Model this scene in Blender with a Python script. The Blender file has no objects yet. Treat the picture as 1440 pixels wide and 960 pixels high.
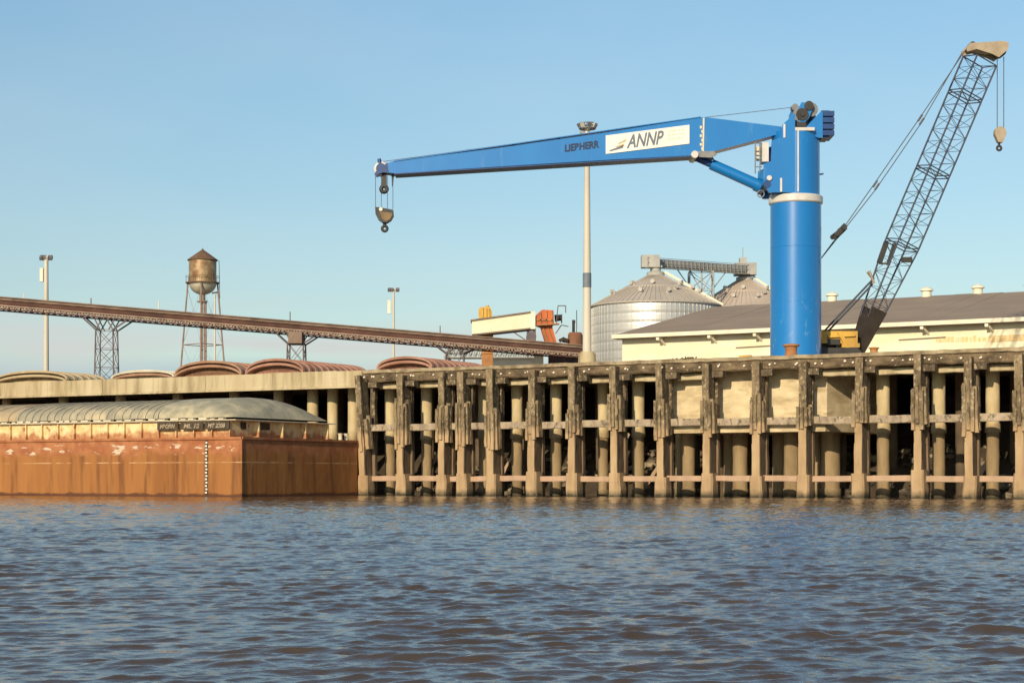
import bpy, bmesh, math, random
import numpy as np
from mathutils import Vector, Matrix
C = bpy.context.scene.collection
SC = bpy.context.scene
R = math.radians
# ------------------------------------------------------------------ camera, sky, sun, exposure
FPX, HOR, HC = 2600.0, 673.0, 1.05          # focal length in photo pixels, horizon row, eye height over the river
cam = bpy.data.cameras.new("camera"); camo = bpy.data.objects.new("camera", cam); C.objects.link(camo)
camo.location = (0, 0, HC); camo.rotation_euler = (R(90), 0, 0)
cam.sensor_width = 36; cam.lens = FPX / 1440 * 36; cam.shift_y = (HOR - 480) / 1440
cam.clip_start = 0.1; cam.clip_end = 20000
SC.camera = camo
SUN_AZ, SUN_EL = R(23), R(21.5)               # sun behind the viewer, a little to the left, low
sd = Vector((-math.sin(SUN_AZ) * math.cos(SUN_EL), -math.cos(SUN_AZ) * math.cos(SUN_EL), math.sin(SUN_EL)))
SC.world = bpy.data.worlds.new("World"); SC.world.use_nodes = True
wn = SC.world.node_tree; wn.nodes.clear()
def wnode(t, **k):
    n = wn.nodes.new(t)
    for a, v in k.items(): setattr(n, a, v)
    return n
sky = wnode("ShaderNodeTexSky", sky_type='NISHITA', sun_disc=False, sun_elevation=SUN_EL,
            sun_rotation=math.atan2(sd.x, sd.y), altitude=0, air_density=1.0, dust_density=0.6, ozone_density=2.2)
bg = wnode("ShaderNodeBackground"); bg.inputs[1].default_value = 0.15
wo = wnode("ShaderNodeOutputWorld")
tc = wnode("ShaderNodeTexCoord"); sep = wnode("ShaderNodeSeparateXYZ")
wn.links.new(tc.outputs['Generated'], sep.inputs[0])
mp = wnode("ShaderNodeMapping"); mp.inputs['Scale'].default_value = (5, 5, 60)
nz = wnode("ShaderNodeTexNoise"); nz.inputs['Scale'].default_value = 1.0; nz.inputs['Detail'].default_value = 5
wn.links.new(tc.outputs['Generated'], mp.inputs[0]); wn.links.new(mp.outputs[0], nz.inputs['Vector'])
def wramp(src, stops):
    r = wnode("ShaderNodeValToRGB"); e = r.color_ramp.elements
    while len(e) < len(stops): e.new(0.5)
    for i, (p, c) in enumerate(stops): e[i].position = p; e[i].color = (c, c, c, 1) if not isinstance(c, tuple) else (*c, 1)
    wn.links.new(src, r.inputs[0]); return r.outputs[0]
def wmath(op, a, b):
    n = wnode("ShaderNodeMath", operation=op)
    for i, v in enumerate((a, b)):
        if isinstance(v, (int, float)): n.inputs[i].default_value = v
        else: wn.links.new(v, n.inputs[i])
    return n.outputs[0]
def wmix(f, a, b):
    n = wnode("ShaderNodeMix", data_type='RGBA')
    if isinstance(f, float): n.inputs['Factor'].default_value = f
    else: wn.links.new(f, n.inputs['Factor'])
    for k, v in ((6, a), (7, b)):
        if isinstance(v, tuple): n.inputs[k].default_value = (*v, 1)
        else: wn.links.new(v, n.inputs[k])
    return n.outputs[2]
# low bands of cloud over the horizon (clouds are part of the sky)
mp2 = wnode('ShaderNodeMapping'); mp2.inputs['Scale'].default_value = (3, 3, 9); nz2 = wnode('ShaderNodeTexNoise'); nz2.inputs['Scale'].default_value = 1.3; nz2.inputs['Detail'].default_value = 6
wn.links.new(tc.outputs['Generated'], mp2.inputs[0]); wn.links.new(mp2.outputs[0], nz2.inputs['Vector'])
pink = wmath('MULTIPLY', wramp(sep.outputs[2], [(0.050, 0.0), (0.066, 1.0), (0.072, 1.0), (0.100, 0.0)]), wramp(nz.outputs[0], [(0.40, 0.0), (0.62, 1.0)]))
grey = wmath('MULTIPLY', wramp(sep.outputs[2], [(0.0, 1.0), (0.054, 1.0), (0.066, 0.0)]), wramp(nz.outputs[0], [(0.30, 1.0), (0.75, 0.35)]))
tint = wnode("ShaderNodeMix", data_type='RGBA', blend_type='MULTIPLY'); tint.inputs['Factor'].default_value = 1.0
wn.links.new(sky.outputs[0], tint.inputs[6]); wn.links.new(wramp(sep.outputs[2], [(0.0, (0.61,0.615,0.60)), (0.10, (0.67,0.68,0.63)), (0.26, (0.76,0.83,0.775)), (1.0, (0.85,0.90,0.90))]), tint.inputs[7])
wisp = wmath('MULTIPLY', wramp(nz2.outputs[0], [(0.42, 0.0), (0.75, 1.0)]), 0.16)
c0 = wmix(wisp, tint.outputs[2], (4.2, 4.6, 4.8))
c1 = wmix(wmath('MULTIPLY', grey, 1.0), c0, (2.15, 2.95, 3.7))
c2 = wmix(wmath('MULTIPLY', pink, 0.8), c1, (3.9, 3.85, 3.8))
wn.links.new(c2, bg.inputs[0]); wn.links.new(bg.outputs[0], wo.inputs[0])
sl = bpy.data.lights.new("sun", 'SUN'); sl.energy = 4.2; sl.angle = R(0.5); sl.color = (1.0, 0.83, 0.60)
so = bpy.data.objects.new("sun", sl); C.objects.link(so); so.rotation_euler = sd.to_track_quat('Z', 'Y').to_euler()
vs = SC.view_settings; vs.view_transform = 'Standard'; vs.look = 'None'; vs.gamma = 1.0; vs.exposure = 0.16

# ------------------------------------------------------------------ frames: 'C' = world, 'W' = along the wharf (s, t inland, z)
WA = math.atan2(-2600, 4517); RX, RY = math.cos(WA), math.sin(WA); NX, NY = -RY, RX
P0 = ((510 - 720) / FPX * 118.2, 118.2)
def S(px, t):                                # wharf distance s where the sight line of photo column px meets depth t
    k = (px - 720) / FPX
    return (k * (P0[1] + t * NY) - P0[0] - t * NX) / (RX - k * RY)
def wxy(s, t): return P0[0] + s * RX + t * NX, P0[1] + s * RY + t * NY
def Wz(px, py, t): return HC + (HOR - py) * wxy(S(px, t), t)[1] / FPX
def W(px, py, t): return (S(px, t), t, Wz(px, py, t))
def pxof(s, t): x, y = wxy(s, t); return 720 + FPX * x / y
def P(px, py, Y): return ((px - 720) / FPX * Y, Y, HC + (HOR - py) / FPX * Y)
def world(fr, p):
    if fr == 'C': return Vector(p)
    x, y = wxy(p[0], p[1]); return Vector((x, y, p[2]))
INFO = {}
def thing(name, label, cat, base, fr='C', group=None, kind=None):
    o = bpy.data.objects.new(name, None); C.objects.link(o)
    o.location = world(fr, base); o.rotation_euler = (0, 0, WA if fr == 'W' else 0); o.empty_display_size = 0.2
    tag(o, label, cat, group, kind); INFO[o.name] = (fr, tuple(base)); return o
def tag(o, label=None, cat=None, group=None, kind=None):
    for k, v in (('label', label), ('category', cat), ('group', group), ('kind', kind)):
        if v: o[k] = v
    return o
class MB:
    def __init__(self): self.v = []; self.f = []; self.m = []; self.s = []
    def add(self, vs, fs, m=0, smooth=False):
        b = len(self.v); self.v += [tuple(p) for p in vs]
        for f in fs: self.f.append([i + b for i in f]); self.m.append(m); self.s.append(smooth)
    def box(self, a, b, m=0):
        x0, y0, z0 = a; x1, y1, z1 = b
        self.add([(x0,y0,z0),(x1,y0,z0),(x1,y1,z0),(x0,y1,z0),(x0,y0,z1),(x1,y0,z1),(x1,y1,z1),(x0,y1,z1)],
                 [(0,3,2,1),(4,5,6,7),(0,1,5,4),(1,2,6,5),(2,3,7,6),(3,0,4,7)], m)
    def bar(self, p0, p1, w, h, m=0, n=1, jit=0.0, rng=random, up=None, cham=0.0, w1=None, h1=None):
        p0, p1 = Vector(p0), Vector(p1); d = (p1 - p0).normalized()
        u = Vector(up) if up else (Vector((0,0,1)) if abs(d.z) < 0.9 else Vector((0,1,0)))
        a = d.cross(u).normalized(); b = a.cross(d).normalized()
        prof = [(-.5,-.5),(.5,-.5),(.5,.5),(-.5,.5)]
        if cham:
            c = cham; prof = [(-.5+c,-.5),(.5-c,-.5),(.5,-.5+c),(.5,.5-c),(.5-c,.5),(-.5+c,.5),(-.5,.5-c),(-.5,-.5+c)]
        k = len(prof); vs = []
        for i in range(n + 1):
            t = i / n; c = p0.lerp(p1, t)
            ww = w + ((w1 if w1 is not None else w) - w) * t; hh = h + ((h1 if h1 is not None else h) - h) * t
            ja, jb = (rng.uniform(-jit, jit), rng.uniform(-jit, jit)) if jit else (0, 0)
            for (x, y) in prof:
                vs.append(c + a * (x * ww + ja + (rng.uniform(-jit, jit) * .5 if jit else 0)) + b * (y * hh + jb + (rng.uniform(-jit, jit) * .5 if jit else 0)))
        fs = [tuple(range(k))[::-1], tuple(range(n * k, n * k + k))]
        for i in range(n):
            for j in range(k): fs.append((i*k+j, i*k+(j+1)%k, (i+1)*k+(j+1)%k, (i+1)*k+j))
        self.add(vs, fs, m)
    def tube(self, p0, p1, r0, r1=None, n=10, m=0, caps=True, seg=1, jit=0.0, rng=random):
        r1 = r0 if r1 is None else r1
        p0, p1 = Vector(p0), Vector(p1); d = (p1 - p0).normalized()
        u = Vector((0,0,1)) if abs(d.z) < 0.9 else Vector((0,1,0))
        a = d.cross(u).normalized(); b = a.cross(d).normalized()
        vs = []
        for i in range(seg + 1):
            c = p0.lerp(p1, i / seg); r = r0 + (r1 - r0) * i / seg + (rng.uniform(-jit, jit) if jit else 0)
            for j in range(n):
                q = 2 * math.pi * j / n; vs.append(c + (a * math.cos(q) + b * math.sin(q)) * r)
        self.add(vs, [(i*n+j, i*n+(j+1)%n, (i+1)*n+(j+1)%n, (i+1)*n+j) for i in range(seg) for j in range(n)], m, True)
        if caps:
            self.add(vs[:n], [tuple(range(n))[::-1]], m); self.add(vs[-n:], [tuple(range(n))], m)
    def path(self, pts, r, n=6, m=0):
        for a, b in zip(pts[:-1], pts[1:]): self.tube(a, b, r, r, n, m)
    def lathe(self, c, prof, n=32, m=0, smooth=True, sharp=True):
        # profile of (r, z) rings round the vertical through c
        segs = list(zip(prof[:-1], prof[1:]))
        for (ra, za), (rb, zb) in segs:
            vs = []
            for r, z in ((ra, za), (rb, zb)):
                for j in range(n):
                    q = 2 * math.pi * j / n; vs.append((c[0] + r * math.cos(q), c[1] + r * math.sin(q), z))
            self.add(vs, [(j, (j+1)%n, n+(j+1)%n, n+j) for j in range(n)], m, smooth)
    def prism(self, poly, vec, m=0):
        k = len(poly); v = Vector(vec); vs = [Vector(p) for p in poly] + [Vector(p) + v for p in poly]
        self.add(vs, [tuple(range(k))[::-1], tuple(range(k, 2*k))] + [(j, (j+1)%k, k+(j+1)%k, k+j) for j in range(k)], m)
    def torus(self, c, axis, Rr, r, n=20, k=8, m=0):
        ax = Vector(axis).normalized(); u = Vector((0,0,1)) if abs(ax.z) < .9 else Vector((1,0,0))
        a = ax.cross(u).normalized(); b = ax.cross(a); c = Vector(c); vs = []
        for i in range(n):
            q = 2*math.pi*i/n; e = a*math.cos(q)+b*math.sin(q)
            for j in range(k):
                w = 2*math.pi*j/k; vs.append(c + e*(Rr + r*math.cos(w)) + ax*(r*math.sin(w)))
        self.add(vs, [(i*k+j, ((i+1)%n)*k+j, ((i+1)%n)*k+(j+1)%k, i*k+(j+1)%k) for i in range(n) for j in range(k)], m, True)
    def lattice(self, A, B, n, rl, rb, cross='X', horiz=True, k=6):
        # four-legged lattice between corner lists A and B
        A = [Vector(p) for p in A]; B = [Vector(p) for p in B]
        for a, b in zip(A, B): self.tube(a, b, rl, rl, k)
        L = lambda i, t: A[i].lerp(B[i], t)
        for i in range(n):
            t0, t1 = i / n, (i + 1) / n
            for j in range(4):
                q = (j + 1) % 4
                if horiz: self.tube(L(j, t1), L(q, t1), rb, rb, 5, caps=False)
                if cross == 'X' or (i + j) % 2 == 0: self.tube(L(j, t0), L(q, t1), rb, rb, 5, caps=False)
                if cross == 'X' or (i + j) % 2 == 1: self.tube(L(q, t0), L(j, t1), rb, rb, 5, caps=False)
    def build(self, name, mats, parent=None, base=None, fr='C', recalc=True):
        if parent is not None:
            r = parent
            while r.parent: r = r.parent
            fr, base = INFO[r.name]
        if base is None: base = (0, 0, 0)
        me = bpy.data.meshes.new(name)
        me.from_pydata([(x-base[0], y-base[1], z-base[2]) for x, y, z in self.v], [], self.f)
        mats = mats if isinstance(mats, (list, tuple)) else [mats]
        for mt in mats: me.materials.append(mt)
        me.polygons.foreach_set('material_index', self.m); me.polygons.foreach_set('use_smooth', self.s)
        if recalc:
            bm = bmesh.new(); bm.from_mesh(me); bmesh.ops.recalc_face_normals(bm, faces=bm.faces); bm.to_mesh(me); bm.free()
        me.update()
        o = bpy.data.objects.new(name, me); C.objects.link(o)
        if parent is not None: o.parent = parent
        else: o.location = world(fr, base); o.rotation_euler = (0, 0, WA if fr == 'W' else 0)
        return o
def text_part(name, body, size, mat, parent, origin, ang, shear=0.0, width=None, bold=0.0, plane='C'):
    # flat lettering standing in the frame's x-z plane, facing the river
    cu = bpy.data.curves.new(name, 'FONT'); cu.body = body; cu.size = size; cu.shear = shear; cu.offset = bold; cu.extrude = 0.006
    t = bpy.data.objects.new(name, cu); C.objects.link(t)
    dg = bpy.context.evaluated_depsgraph_get(); dg.update()
    me = bpy.data.meshes.new_from_object(t.evaluated_get(dg)); bpy.data.objects.remove(t); me.name = name
    xs = [v.co.x for v in me.vertices]; x0, x1 = min(xs), max(xs); sx = width / (x1 - x0) if width else 1
    ca, sa = math.tan(ang), 0
    fr, base = INFO[parent.name if not parent.parent else parent.parent.name]
    for v in me.vertices:
        x, y, z = (v.co.x - x0) * sx, v.co.y, v.co.z
        v.co = (origin[0] - base[0] + x, origin[1] - base[1] - z, origin[2] - base[2] + y + x * ca)
    me.materials.clear(); me.materials.append(mat)
    o = bpy.data.objects.new(name, me); C.objects.link(o); o.parent = parent; return o

# ------------------------------------------------------------------ materials
class NT:
    def __init__(self, name):
        self.m = bpy.data.materials.new(name); self.m.use_nodes = True; self.t = self.m.node_tree; self.t.nodes.clear()
        self.out = self.n("ShaderNodeOutputMaterial"); self.b = self.n("ShaderNodeBsdfPrincipled")
        self.t.links.new(self.b.outputs[0], self.out.inputs[0]); self.geo = self.n("ShaderNodeNewGeometry")
        self.sep = self.n("ShaderNodeSeparateXYZ"); self.l(self.geo.outputs['Position'], self.sep.inputs[0])
    def n(self, t, **k):
        x = self.t.nodes.new(t)
        for a, v in k.items(): setattr(x, a, v)
        return x
    def l(self, a, b): self.t.links.new(a, b)
    def put(self, sock, v):
        if isinstance(v, tuple): sock.default_value = (*v, 1) if len(v) == 3 else v
        elif isinstance(v, (int, float)): sock.default_value = v
        else: self.l(v, sock)
    def noise(self, scale, detail=4, st=(1,1,1), rough=0.55, off=(0,0,0)):
        mp = self.n("ShaderNodeMapping"); mp.inputs['Scale'].default_value = st; mp.inputs['Location'].default_value = off
        x = self.n("ShaderNodeTexNoise"); x.inputs['Scale'].default_value = scale; x.inputs['Detail'].default_value = detail; x.inputs['Roughness'].default_value = rough
        self.l(self.geo.outputs['Position'], mp.inputs[0]); self.l(mp.outputs[0], x.inputs['Vector']); return x.outputs[0]
    def mr(self, v, a, b, c=0.0, d=1.0):
        x = self.n("ShaderNodeMapRange"); self.put(x.inputs[0], v)
        for i, q in enumerate((a, b, c, d)): x.inputs[i+1].default_value = q
        return x.outputs[0]
    def math(self, op, a, b=0.0):
        x = self.n("ShaderNodeMath", operation=op); self.put(x.inputs[0], a); self.put(x.inputs[1], b); return x.outputs[0]
    def mix(self, f, a, b):
        x = self.n("ShaderNodeMix", data_type='RGBA'); self.put(x.inputs[0], f); self.put(x.inputs[6], a); self.put(x.inputs[7], b); return x.outputs[2]
    def bump(self, h, strength=0.3, dist=0.05):
        x = self.n("ShaderNodeBump"); x.inputs['Strength'].default_value = strength; x.inputs['Distance'].default_value = dist
        self.l(h, x.inputs['Height']); self.l(x.outputs[0], self.b.inputs['Normal'])
    def fin(self, col, rough=0.8, metal=0.0, coat=0.0, spec=0.5):
        self.put(self.b.inputs['Base Color'], col); self.put(self.b.inputs['Roughness'], rough); self.put(self.b.inputs['Metallic'], metal)
        self.b.inputs['Coat Weight'].default_value = coat; self.b.inputs['Specular IOR Level'].default_value = spec; return self.m
def weathered(name, a, b, scale=0.8, st=(1,1,1), rough=0.8, metal=0.0, grime=None, gamt=0.6, gscale=0.35, gst=(1,1,0.4), bump=0.15, bscale=2.5, coat=0.0, spec=0.4, lo=0.35, hi=0.68):
    t = NT(name); c = t.mix(t.mr(t.noise(scale, 5, st), lo, hi), a, b)
    if grime: c = t.mix(t.math('MULTIPLY', t.mr(t.noise(gscale, 6, gst, 0.65, (7,3,1)), 0.48, 0.66), gamt), c, grime)
    if bump: t.bump(t.noise(bscale, 4), bump, 0.04)
    return t.fin(c, rough, metal, coat, spec)
concrete = weathered("quay_concrete", (0.42,0.34,0.20), (0.52,0.44,0.28), 0.5, (1,1,0.25), 0.9, grime=(0.25,0.19,0.10), gamt=0.8, gscale=1.3, gst=(1,1,0.12), bump=0.35)
t = NT("edge_timber")
c = t.mix(t.mr(t.noise(1.2, 6, (1,1,2)), 0.35, 0.65), (0.06,0.042,0.022), (0.19,0.135,0.075))
c = t.mix(t.math('MULTIPLY', t.mr(t.noise(6, 3), 0.60, 0.70), 0.6), c, (0.40,0.32,0.20))
edge_timber = t.fin(c, 0.9); t.bump(t.noise(7, 5, (1,1,3)), 0.6, 0.06)
def tidal(name, hi_a, hi_b, lo_a, lo_b, zc, fuzz=0.7, speck=True, stain=None):
    t = NT(name)
    up = t.mix(t.mr(t.noise(2.2, 6, (1,1,0.35)), 0.35, 0.65), hi_a, hi_b)
    if speck: up = t.mix(t.math('MULTIPLY', t.mr(t.noise(7, 3, (1,1,.7)), 0.57, 0.66), 0.75), up, (0.42,0.34,0.22))
    if speck: up = t.mix(t.math('MULTIPLY', t.mr(t.noise(4, 4, (1,1,.6), .6, (9,2,5)), 0.55, 0.63), 0.7), up, (0.05,0.036,0.02))
    dn = t.mix(t.mr(t.noise(1.8, 5, (1,1,0.25)), 0.35, 0.7), lo_a, lo_b)
    z = t.math('ADD', t.sep.outputs[2], t.mr(t.noise(1.6, 4), 0.2, 0.8, -fuzz, fuzz))
    c = t.mix(t.mr(z, zc - 0.3, zc + 0.3), dn, up)
    z2 = t.math('ADD', t.sep.outputs[2], t.mr(t.noise(2.5, 3), 0.2, 0.8, -0.15, 0.15))
    c = t.mix(t.mr(z2, 0.05, 0.45), (0.045,0.04,0.022), c)      # wet foot at the waterline
    t.bump(t.noise(5, 5, (1,1,0.4)), 0.5, 0.05); return t.fin(c, 0.9)
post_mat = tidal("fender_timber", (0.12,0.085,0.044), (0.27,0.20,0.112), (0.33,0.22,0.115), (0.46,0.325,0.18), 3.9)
core_shade_mat = tidal("post_core_timber_shade", (0.07,0.05,0.028), (0.16,0.118,0.068), (0.15,0.098,0.055), (0.24,0.165,0.095), 3.7)  # dark timber, with the shade of the post sides put into its colour
pile_mat = tidal("pile_concrete", (0.46,0.36,0.195), (0.58,0.475,0.275), (0.22,0.155,0.08), (0.35,0.255,0.135), 3.8, 0.4, False)
rail_mat = tidal("rail_timber", (0.24,0.185,0.125), (0.42,0.335,0.235), (0.46,0.31,0.205), (0.35,0.235,0.15), 3.0, 0.3, True)
found_mat = weathered("foundation_concrete", (0.66,0.55,0.35), (0.46,0.37,0.22), 1.0, (1,1,1.5), 0.9, grime=(0.27,0.20,0.11), gamt=0.7, gscale=0.9, gst=(0.6,0.6,1.8), bump=0.3)
shaded_pile = weathered("inner_pile", (0.085,0.062,0.038), (0.15,0.11,0.068), 1.0, rough=0.95)  # darker copy of the pile colour, under-deck shade put into it
mud = weathered("bank_mud", (0.045,0.032,0.020), (0.085,0.062,0.038), 0.6, rough=0.95, bump=0.6, bscale=2)
rock_mat = weathered("bank_rock", (0.05,0.04,0.03), (0.42,0.34,0.22), 0.9, rough=0.95, lo=0.42, hi=0.68)
bolt_mat = weathered("bolt_zinc", (0.75,0.68,0.55), (0.55,0.48,0.36), 4, rough=0.6, bump=0)
paving = weathered("yard_paving", (0.18,0.16,0.13), (0.26,0.23,0.18), 0.2, rough=0.9)
# water
t = NT("river_water")
fres = t.noise(14, 3, (1, 1, 1)); fine = t.noise(38, 2)
t.bump(t.math('ADD', fres, t.math('MULTIPLY', fine, 0.35)), 0.30, 0.02)
t.b.inputs['IOR'].default_value = 1.33
water_mat = t.fin(t.mix(t.mr(t.noise(0.35, 3), 0.35, 0.65), (0.058,0.043,0.031), (0.075,0.054,0.037)), 0.07, spec=0.5)
# barge
t = NT("hull_rust")
zz = t.sep.outputs[2]
c = t.mix(t.mr(t.noise(0.55, 6, (1,1,0.12)), 0.35, 0.66), (0.255,0.10,0.028), (0.37,0.16,0.046))
c = t.mix(t.math('MULTIPLY', t.mr(t.noise(1.8, 5, (1,1,0.10)), 0.50, 0.64), 0.7), c, (0.14,0.052,0.018))
c = t.mix(t.math('MULTIPLY', t.math('MULTIPLY', t.mr(zz, 1.98, 2.0), t.mr(zz, 2.06, 2.04)), t.mr(t.noise(1.3, 4), .4, .6)), c, (0.50,0.30,0.16))
top = t.mr(t.math('ADD', zz, t.mr(t.noise(0.9, 5), 0.2, 0.8, -0.45, 0.45)), 2.35, 2.75)
c = t.mix(top, c, t.mix(t.mr(t.noise(1.4, 5), 0.4, 0.62), (0.30,0.105,0.042), (0.40,0.165,0.07)))
scuff = t.math('MULTIPLY', t.mr(t.noise(1.1, 6, (1,1,3.2), 0.6, (11,4,2)), 0.585, 0.61), t.math('MULTIPLY', t.mr(zz, 2.45, 2.6), t.mr(zz, 3.2, 3.0)))
nd = t.n('ShaderNodeVectorMath', operation='DOT_PRODUCT'); t.l(t.geo.outputs['Normal'], nd.inputs[0]); nd.inputs[1].default_value = (-NX, -NY, 0)
scuff = t.math('MULTIPLY', scuff, t.mr(nd.outputs['Value'], .6, .8))
c = t.mix(scuff, c, (0.58,0.46,0.33))
c = t.mix(t.mr(t.math('ADD', zz, t.mr(t.noise(1.2, 3), 0.2, 0.8, -0.1, 0.1)), 0.22, 0.12), c, (0.10,0.04,0.02))
t.bump(t.noise(1.6, 5), 0.35, 0.06); hull_mat = t.fin(c, 0.75, spec=0.3)
t = NT("coaming_paint")
z2 = t.math('ADD', t.sep.outputs[2], t.mr(t.noise(1.5, 5), 0.2, 0.8, -0.45, 0.45))
c = t.mix(t.mr(z2, 3.65, 4.0), t.mix(t.mr(t.noise(3, 4), 0.4, 0.6), (0.36,0.15,0.06), (0.42,0.22,0.10)), t.mix(t.mr(t.noise(2, 4), 0.4, 0.65), (0.72,0.59,0.32), (0.60,0.45,0.20)))
c = t.mix(t.mr(t.noise(2.6, 6, (1,1,0.6), 0.6, (3,3,3)), 0.60, 0.66), c, (0.30,0.12,0.05))
coam_mat = t.fin(c, 0.7)
def cover(name, a, b, g, gamt=0.6): return weathered(name, a, b, 0.9, (1,1,1), 0.75, grime=g, gamt=gamt, gscale=0.9, gst=(1,1,1), bump=0.2, bscale=3)
cov_grey = cover("cover_grey_green", (0.24,0.225,0.165), (0.36,0.32,0.225), (0.50,0.42,0.27), .8)
cov_green = cover("cover_dull_green", (0.25,0.235,0.165), (0.38,0.345,0.24), (0.54,0.46,0.29), .8)
cov_tan = cover("cover_tan", (0.46,0.37,0.23), (0.38,0.29,0.17), (0.25,0.17,0.09))
cov_white = cover("cover_white", (0.62,0.57,0.46), (0.52,0.46,0.34), (0.30,0.20,0.12), 0.4)
cov_red = cover("cover_red", (0.29,0.145,0.10), (0.40,0.225,0.16), (0.18,0.09,0.055), .7)
cov_brown = cover("cover_brown", (0.30,0.16,0.095), (0.36,0.22,0.14), (0.18,0.085,0.05))
pale_steel = weathered("pale_steel", (0.66,0.60,0.45), (0.55,0.47,0.32), 2, rough=0.6)
black_board = weathered("board_brown_black", (0.045,0.032,0.018), (0.085,0.06,0.034), 3, rough=0.7, bump=0)
tan_mark = weathered("faded_letter", (0.40,0.33,0.23), (0.22,0.17,0.11), 6, rough=0.8, bump=0)
white_mark = weathered("white_marking", (0.75,0.70,0.60), (0.62,0.56,0.45), 5, rough=0.7, bump=0)
# cranes
t = NT("crane_blue")
c = t.mix(t.mr(t.noise(0.5, 4, (1,1,0.3)), 0.35, 0.7), (0.006,0.155,0.45), (0.007,0.180,0.50))
c = t.mix(t.math('MULTIPLY', t.mr(t.noise(2.0, 6, (1,1,0.2), 0.6, (5,1,0)), 0.62, 0.72), 0.35), c, (0.10,0.26,0.45))
sc_ = t.math('MULTIPLY', t.mr(t.noise(3.0, 6, (1,1,0.5), 0.7, (2,8,4)), 0.58, 0.64), t.mr(t.sep.outputs[2], 12.5, 9.0))
c = t.mix(t.math('MULTIPLY', sc_, 0.5), c, (0.22,0.34,0.48))
c = t.mix(t.math('MULTIPLY', t.math('MULTIPLY', t.mr(t.noise(2.4, 5, (1,1,0.06), 0.6, (1,1,9)), 0.60, 0.70), t.mr(t.sep.outputs[2], 9.6, 8.2)), 0.6), c, (0.16,0.09,0.05))
blue = t.fin(c, 0.30, coat=0.45); t.b.inputs['Coat Roughness'].default_value = 0.17; t.bump(t.noise(0.8, 3), 0.06, 0.05)
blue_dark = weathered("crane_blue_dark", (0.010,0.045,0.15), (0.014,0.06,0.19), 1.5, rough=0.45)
sign_white = weathered("sign_white", (0.80,0.77,0.70), (0.76,0.72,0.62), 0.8, rough=0.5, bump=0)
sign_grey = weathered("sign_slate", (0.10,0.13,0.18), (0.13,0.16,0.20), 2, rough=0.5, bump=0)
sign_gold = weathered("sign_gold", (0.55,0.42,0.20), (0.48,0.33,0.16), 2, rough=0.5, bump=0)
sign_faint = weathered("sign_faded_ink", (0.62,0.58,0.46), (0.66,0.60,0.46), 6, rough=0.6, bump=0)
letter_navy = weathered("letter_navy", (0.006,0.018,0.055), (0.008,0.022,0.065), 2, rough=0.4, bump=0)
steel_white = weathered("ring_white", (0.62,0.60,0.56), (0.50,0.47,0.42), 1.5, rough=0.4)
steel_grey = weathered("machine_grey", (0.16,0.17,0.18), (0.28,0.26,0.24), 2.5, rough=0.5, metal=0.4)
rope = weathered("steel_rope", (0.06,0.065,0.07), (0.10,0.10,0.10), 5, rough=0.6, bump=0)
black = weathered("black_paint", (0.018,0.018,0.018), (0.04,0.036,0.03), 2, rough=0.5)
hook_tan = weathered("hook_ochre", (0.22,0.14,0.06), (0.13,0.08,0.036), 3, rough=0.6)
lat_steel = weathered("lattice_dark", (0.032,0.042,0.065), (0.055,0.062,0.085), 1.5, rough=0.6)
heel_brown = weathered("heel_brown", (0.024,0.018,0.013), (0.045,0.032,0.023), 1.5, rough=0.7)
beige = weathered("head_beige", (0.40,0.33,0.23), (0.28,0.215,0.14), 1.5, rough=0.6)
yellow = weathered("machine_yellow", (0.62,0.38,0.06), (0.50,0.28,0.04), 1.5, rough=0.55, grime=(0.25,0.13,0.04))
rust_red = weathered("rust_red", (0.55,0.125,0.035), (0.42,0.10,0.035), 1.2, rough=0.7, grime=(0.15,0.06,0.03))
rust_orange = weathered("rust_orange", (0.42,0.19,0.06), (0.30,0.13,0.05), 1.2, rough=0.75, grime=(0.14,0.07,0.04))
cream_box = weathered("cream_cladding", (0.76,0.69,0.50), (0.70,0.62,0.42), 0.6, rough=0.6)
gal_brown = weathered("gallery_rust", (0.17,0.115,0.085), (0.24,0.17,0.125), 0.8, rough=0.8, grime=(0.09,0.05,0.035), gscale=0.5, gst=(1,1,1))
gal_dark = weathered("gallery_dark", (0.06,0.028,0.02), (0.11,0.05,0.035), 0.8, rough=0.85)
gal_pale = weathered("gallery_pale", (0.36,0.27,0.20), (0.22,0.15,0.11), 1.5, rough=0.8)
tr_steel = weathered("trestle_steel", (0.10,0.085,0.09), (0.17,0.13,0.12), 1.0, rough=0.7)
# yard
wall_cream = weathered("shed_wall", (0.80,0.74,0.55), (0.74,0.67,0.46), 0.4, (1,1,2), 0.8, grime=(0.60,0.50,0.30), gamt=0.35, gscale=0.4, gst=(0.5,0.5,2), bump=0.1)
roof_brown = weathered("shed_roof", (0.27,0.205,0.14), (0.33,0.25,0.17), 0.25, (1,1,2), 0.75, grime=(0.30,0.20,0.14), gamt=0.5, bump=0.1)
eave_white = weathered("eave_white", (0.76,0.70,0.56), (0.66,0.59,0.44), 1.0, rough=0.7)
dark_ply = weathered("eave_timber", (0.16,0.12,0.085), (0.22,0.17,0.12), 1.0, rough=0.8)  # plain dark brown for soffit, trims and pipes
band_ochre = weathered("band_ochre", (0.62,0.45,0.17), (0.70,0.60,0.38), 3, rough=0.8, bump=0)
band_orange = weathered("band_orange", (0.60,0.34,0.16), (0.66,0.48,0.30), 1.5, rough=0.8, bump=0)
galv = weathered("silo_galvanised", (0.50,0.49,0.46), (0.60,0.58,0.53), 0.35, (1,1,0.4), 0.40, metal=0.55, bump=0.05, bscale=2)
vent_pale = weathered("vent_pale", (0.40,0.37,0.32), (0.50,0.46,0.39), 2, rough=0.7, bump=0)
silo_roof = weathered("silo_roof", (0.40,0.355,0.295), (0.47,0.415,0.345), 0.4, rough=0.7, metal=0.15)
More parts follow.
